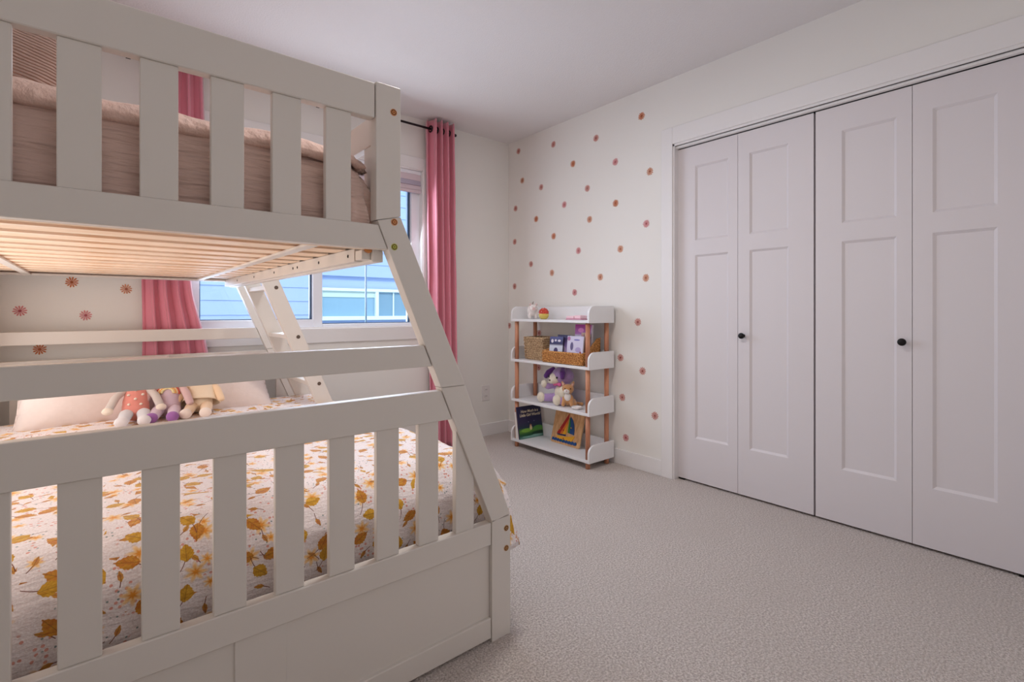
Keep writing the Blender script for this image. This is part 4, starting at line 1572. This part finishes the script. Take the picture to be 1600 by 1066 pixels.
rc = 0.05
rp = []
for (cx, cy, a0) in ((1.03 - rc, rc, -90), (1.03 - rc, 0.96 - rc, 0), (rc, 0.96 - rc, 90), (rc, rc, 180)):
    for i in range(5):
        a = R(a0 + 90 * i / 4)
        rp.append((cx + rc * math.cos(a), cy + rc * math.sin(a)))
plate('board', rp, -0.012, 0, PLY, pz, bev=0.001)
RAMP = {'red': srgb(176, 34, 34), 'orange': srgb(226, 118, 44), 'yellow': srgb(238, 176, 40), 'green': srgb(40, 128, 52), 'blue': srgb(22, 74, 134), 'navy': srgb(24, 48, 96)}
pc = lambda k: mat('puzzle_' + k, RAMP[k], 0.35)
plate('sail_piece', [(0.193, 0.25), (0.30, 0.245), (0.519, 0.66), (0.519, 0.80)], 0, 0.005, pc('red'), pz)
plate('sail_piece', [(0.305, 0.247), (0.39, 0.255), (0.519, 0.55), (0.519, 0.652)], 0, 0.005, pc('orange'), pz)
plate('sail_piece', [(0.395, 0.257), (0.52, 0.27), (0.519, 0.54)], 0, 0.005, pc('yellow'), pz)
plate('sail_piece', [(0.19, 0.238), (0.52, 0.262), (0.515, 0.225), (0.24, 0.212)], 0, 0.004, pc('navy'), pz)
plate('sail_piece', [(0.571, 0.325), (0.64, 0.315), (0.628, 0.52), (0.575, 0.70), (0.563, 0.70)], 0, 0.005, pc('green'), pz)
plate('sail_piece', [(0.645, 0.313), (0.797, 0.30), (0.785, 0.42), (0.745, 0.55), (0.68, 0.66), (0.582, 0.735), (0.632, 0.53)], 0, 0.005, pc('blue'), pz)
plate('hull_piece', [(0.183, 0.185), (0.50, 0.20), (0.834, 0.275), (0.80, 0.20), (0.743, 0.12), (0.351, 0.115), (0.26, 0.13)], 0, 0.005, pc('yellow'), pz)
wv = [(0.064 + 0.866 * i / 40, 0.118 + 0.014 * math.sin(i * 1.35) - 0.0 + 0.010 * (i / 40)) for i in range(41)]
wl = [(0.93 - 0.866 * i / 40, 0.060 + 0.010 * math.sin(i * 1.35 + 1)) for i in range(41)]
plate('wave_piece', wv + wl, 0, 0.0065, pc('blue'), pz)
for (u, v, k) in ((0.30, 0.37, 'yellow'), (0.42, 0.36, 'red'), (0.68, 0.46, 'yellow'), (0.47, 0.155, 'red'), (0.45, 0.10, 'green')):
    b = MB()
    c = Vector((u * PS, v * PS, 0.005))
    b.cyl(c, c + Vector((0, 0, 0.007)), 0.0035, n=10)
    bmesh.ops.transform(b.bm, matrix=pm, verts=b.bm.verts)
    b.build('peg', pc(k), pz)

# ================================================================== DAISY STICKERS
DM = {'orange': mat('sticker_orange', srgb(196, 110, 62), 0.7), 'tan': mat('sticker_tan', srgb(204, 138, 104), 0.7), 'rose': mat('sticker_rose', srgb(198, 128, 118), 0.7), 'pink': mat('sticker_pink', srgb(208, 130, 132), 0.7)}
DC = {'orange': mat('sticker_core_orange', srgb(162, 78, 34), 0.7), 'tan': mat('sticker_core_tan', srgb(160, 88, 66), 0.7), 'rose': mat('sticker_core_rose', srgb(148, 80, 74), 0.7), 'pink': mat('sticker_core_pink', srgb(166, 76, 84), 0.7)}
WORD = {'orange': 'orange', 'tan': 'light terracotta', 'rose': 'dusty rose', 'pink': 'pink'}


def daisy(kind, wall, a, z, label, seed, group):
    """flat cut-out flower stuck on the wall: twelve petals round a core"""
    rr = random.Random(seed)
    t0 = rr.uniform(0, 1)
    loc = (XR - 0.0012, a, z) if wall == 'right' else (a, YB - 0.0012, z)
    root = thing('daisy_sticker', loc, label, 'wall sticker', group, local=True)
    def P3(p, q, d):
        return (d, -p, q) if wall == 'right' else (p, d, q)
    b = MB()
    n = 12
    for i in range(n):
        an = 2 * PI * i / n + t0
        L = 0.0262 * rr.uniform(0.92, 1.05)
        pts = []
        for (r, wd) in ((0.006, 0.0010), (0.014, 0.0027), (0.021, 0.0033), (L - 0.001, 0.0019), (L, 0)):
            pts.append((r, wd))
        ring = pts + [(r, -wd) for (r, wd) in reversed(pts[:-1])]
        fv = [b.bm.verts.new(P3(r * math.cos(an) - wd * math.sin(an), r * math.sin(an) + wd * math.cos(an), 0.0004)) for (r, wd) in ring]
        f0 = b.bm.faces.new(fv)
    ex = bmesh.ops.extrude_face_region(b.bm, geom=list(b.bm.faces))
    for v in ex['geom']:
        if isinstance(v, bmesh.types.BMVert):
            if wall == 'right':
                v.co.x -= 0.0006
            else:
                v.co.y -= 0.0006
    bmesh.ops.recalc_face_normals(b.bm, faces=b.bm.faces)
    b.build('petals', DM[kind], root)
    b = MB()
    if wall == 'right':
        b.cyl((0.0005, 0, 0), (-0.0010, 0, 0), 0.0062, n=12)
    else:
        b.cyl((0, 0.0005, 0), (0, -0.0010, 0), 0.0062, n=12)
    b.build('core', DC[kind], root)


ORD = ['topmost', 'second from top', 'third from top', 'fourth from top', 'fifth from top', 'sixth from top', 'seventh from top']
CLS = [
    ('in the column nearest the room corner', [('rose', 3.121, 2.348), ('tan', 3.072, 2.095), ('rose', 3.158, 1.878), ('rose', 3.168, 1.601), ('rose', 3.170, 1.227), ('rose', 3.241, 0.896)]),
    ('in the second column from the room corner', [('rose', 2.846, 1.996), ('orange', 2.904, 1.754), ('rose', 2.965, 1.399), ('rose', 2.871, 0.847), ('rose', 2.875, 0.573)]),
    ('in the third column from the room corner', [('rose', 2.709, 2.299), ('pink', 2.594, 1.817), ('orange', 2.707, 1.594), ('tan', 2.725, 1.315)]),
    ('in the fourth column from the room corner', [('rose', 2.286, 2.233), ('orange', 2.506, 2.103), ('rose', 2.366, 1.896), ('tan', 2.345, 1.671), ('pink', 2.451, 1.459), ('tan', 2.247, 1.256), ('pink', 2.489, 1.157)]),
    ('in the second column from the closet casing', [('pink', 2.117, 2.027), ('orange', 2.115, 1.748), ('tan', 2.075, 1.435), ('rose', 2.074, 0.709), ('rose', 2.059, 0.445), ('pink', 2.030, 0.182)]),
    ('in the column nearest the closet casing', [('orange', 1.907, 2.273), ('tan', 1.844, 1.904), ('pink', 1.871, 1.577), ('tan', 1.874, 1.232), ('rose', 1.935, 0.949), ('rose', 1.899, 0.635), ('rose', 1.807, 0.363)]),
]
sd = 0
for cname, L in CLS:
    for i, (k, y, z) in enumerate(L):
        sd += 1
        daisy(k, 'right', y, z, '%s daisy wall sticker, %s %s' % (WORD[k], ORD[i], cname), sd, 'daisy stickers on the closet wall')
for k, x, z, lb in (('orange', -0.099, 1.162, 'orange daisy sticker just under the upper bunk, left of the window curtain'),
                    ('tan', 0.112, 1.134, 'light terracotta daisy sticker nearest the left curtain under the upper bunk'),
                    ('pink', -0.280, 1.021, 'pink daisy sticker farthest left on the window wall'),
                    ('pink', -0.047, 0.999, 'pink daisy sticker above the middle bed rail, below the orange one'),
                    ('orange', -0.213, 0.838, 'orange daisy sticker half hidden behind the far middle rail of the bed')):
    sd += 1
    daisy(k, 'back', x, z, lb, sd, 'daisy stickers on the window wall')
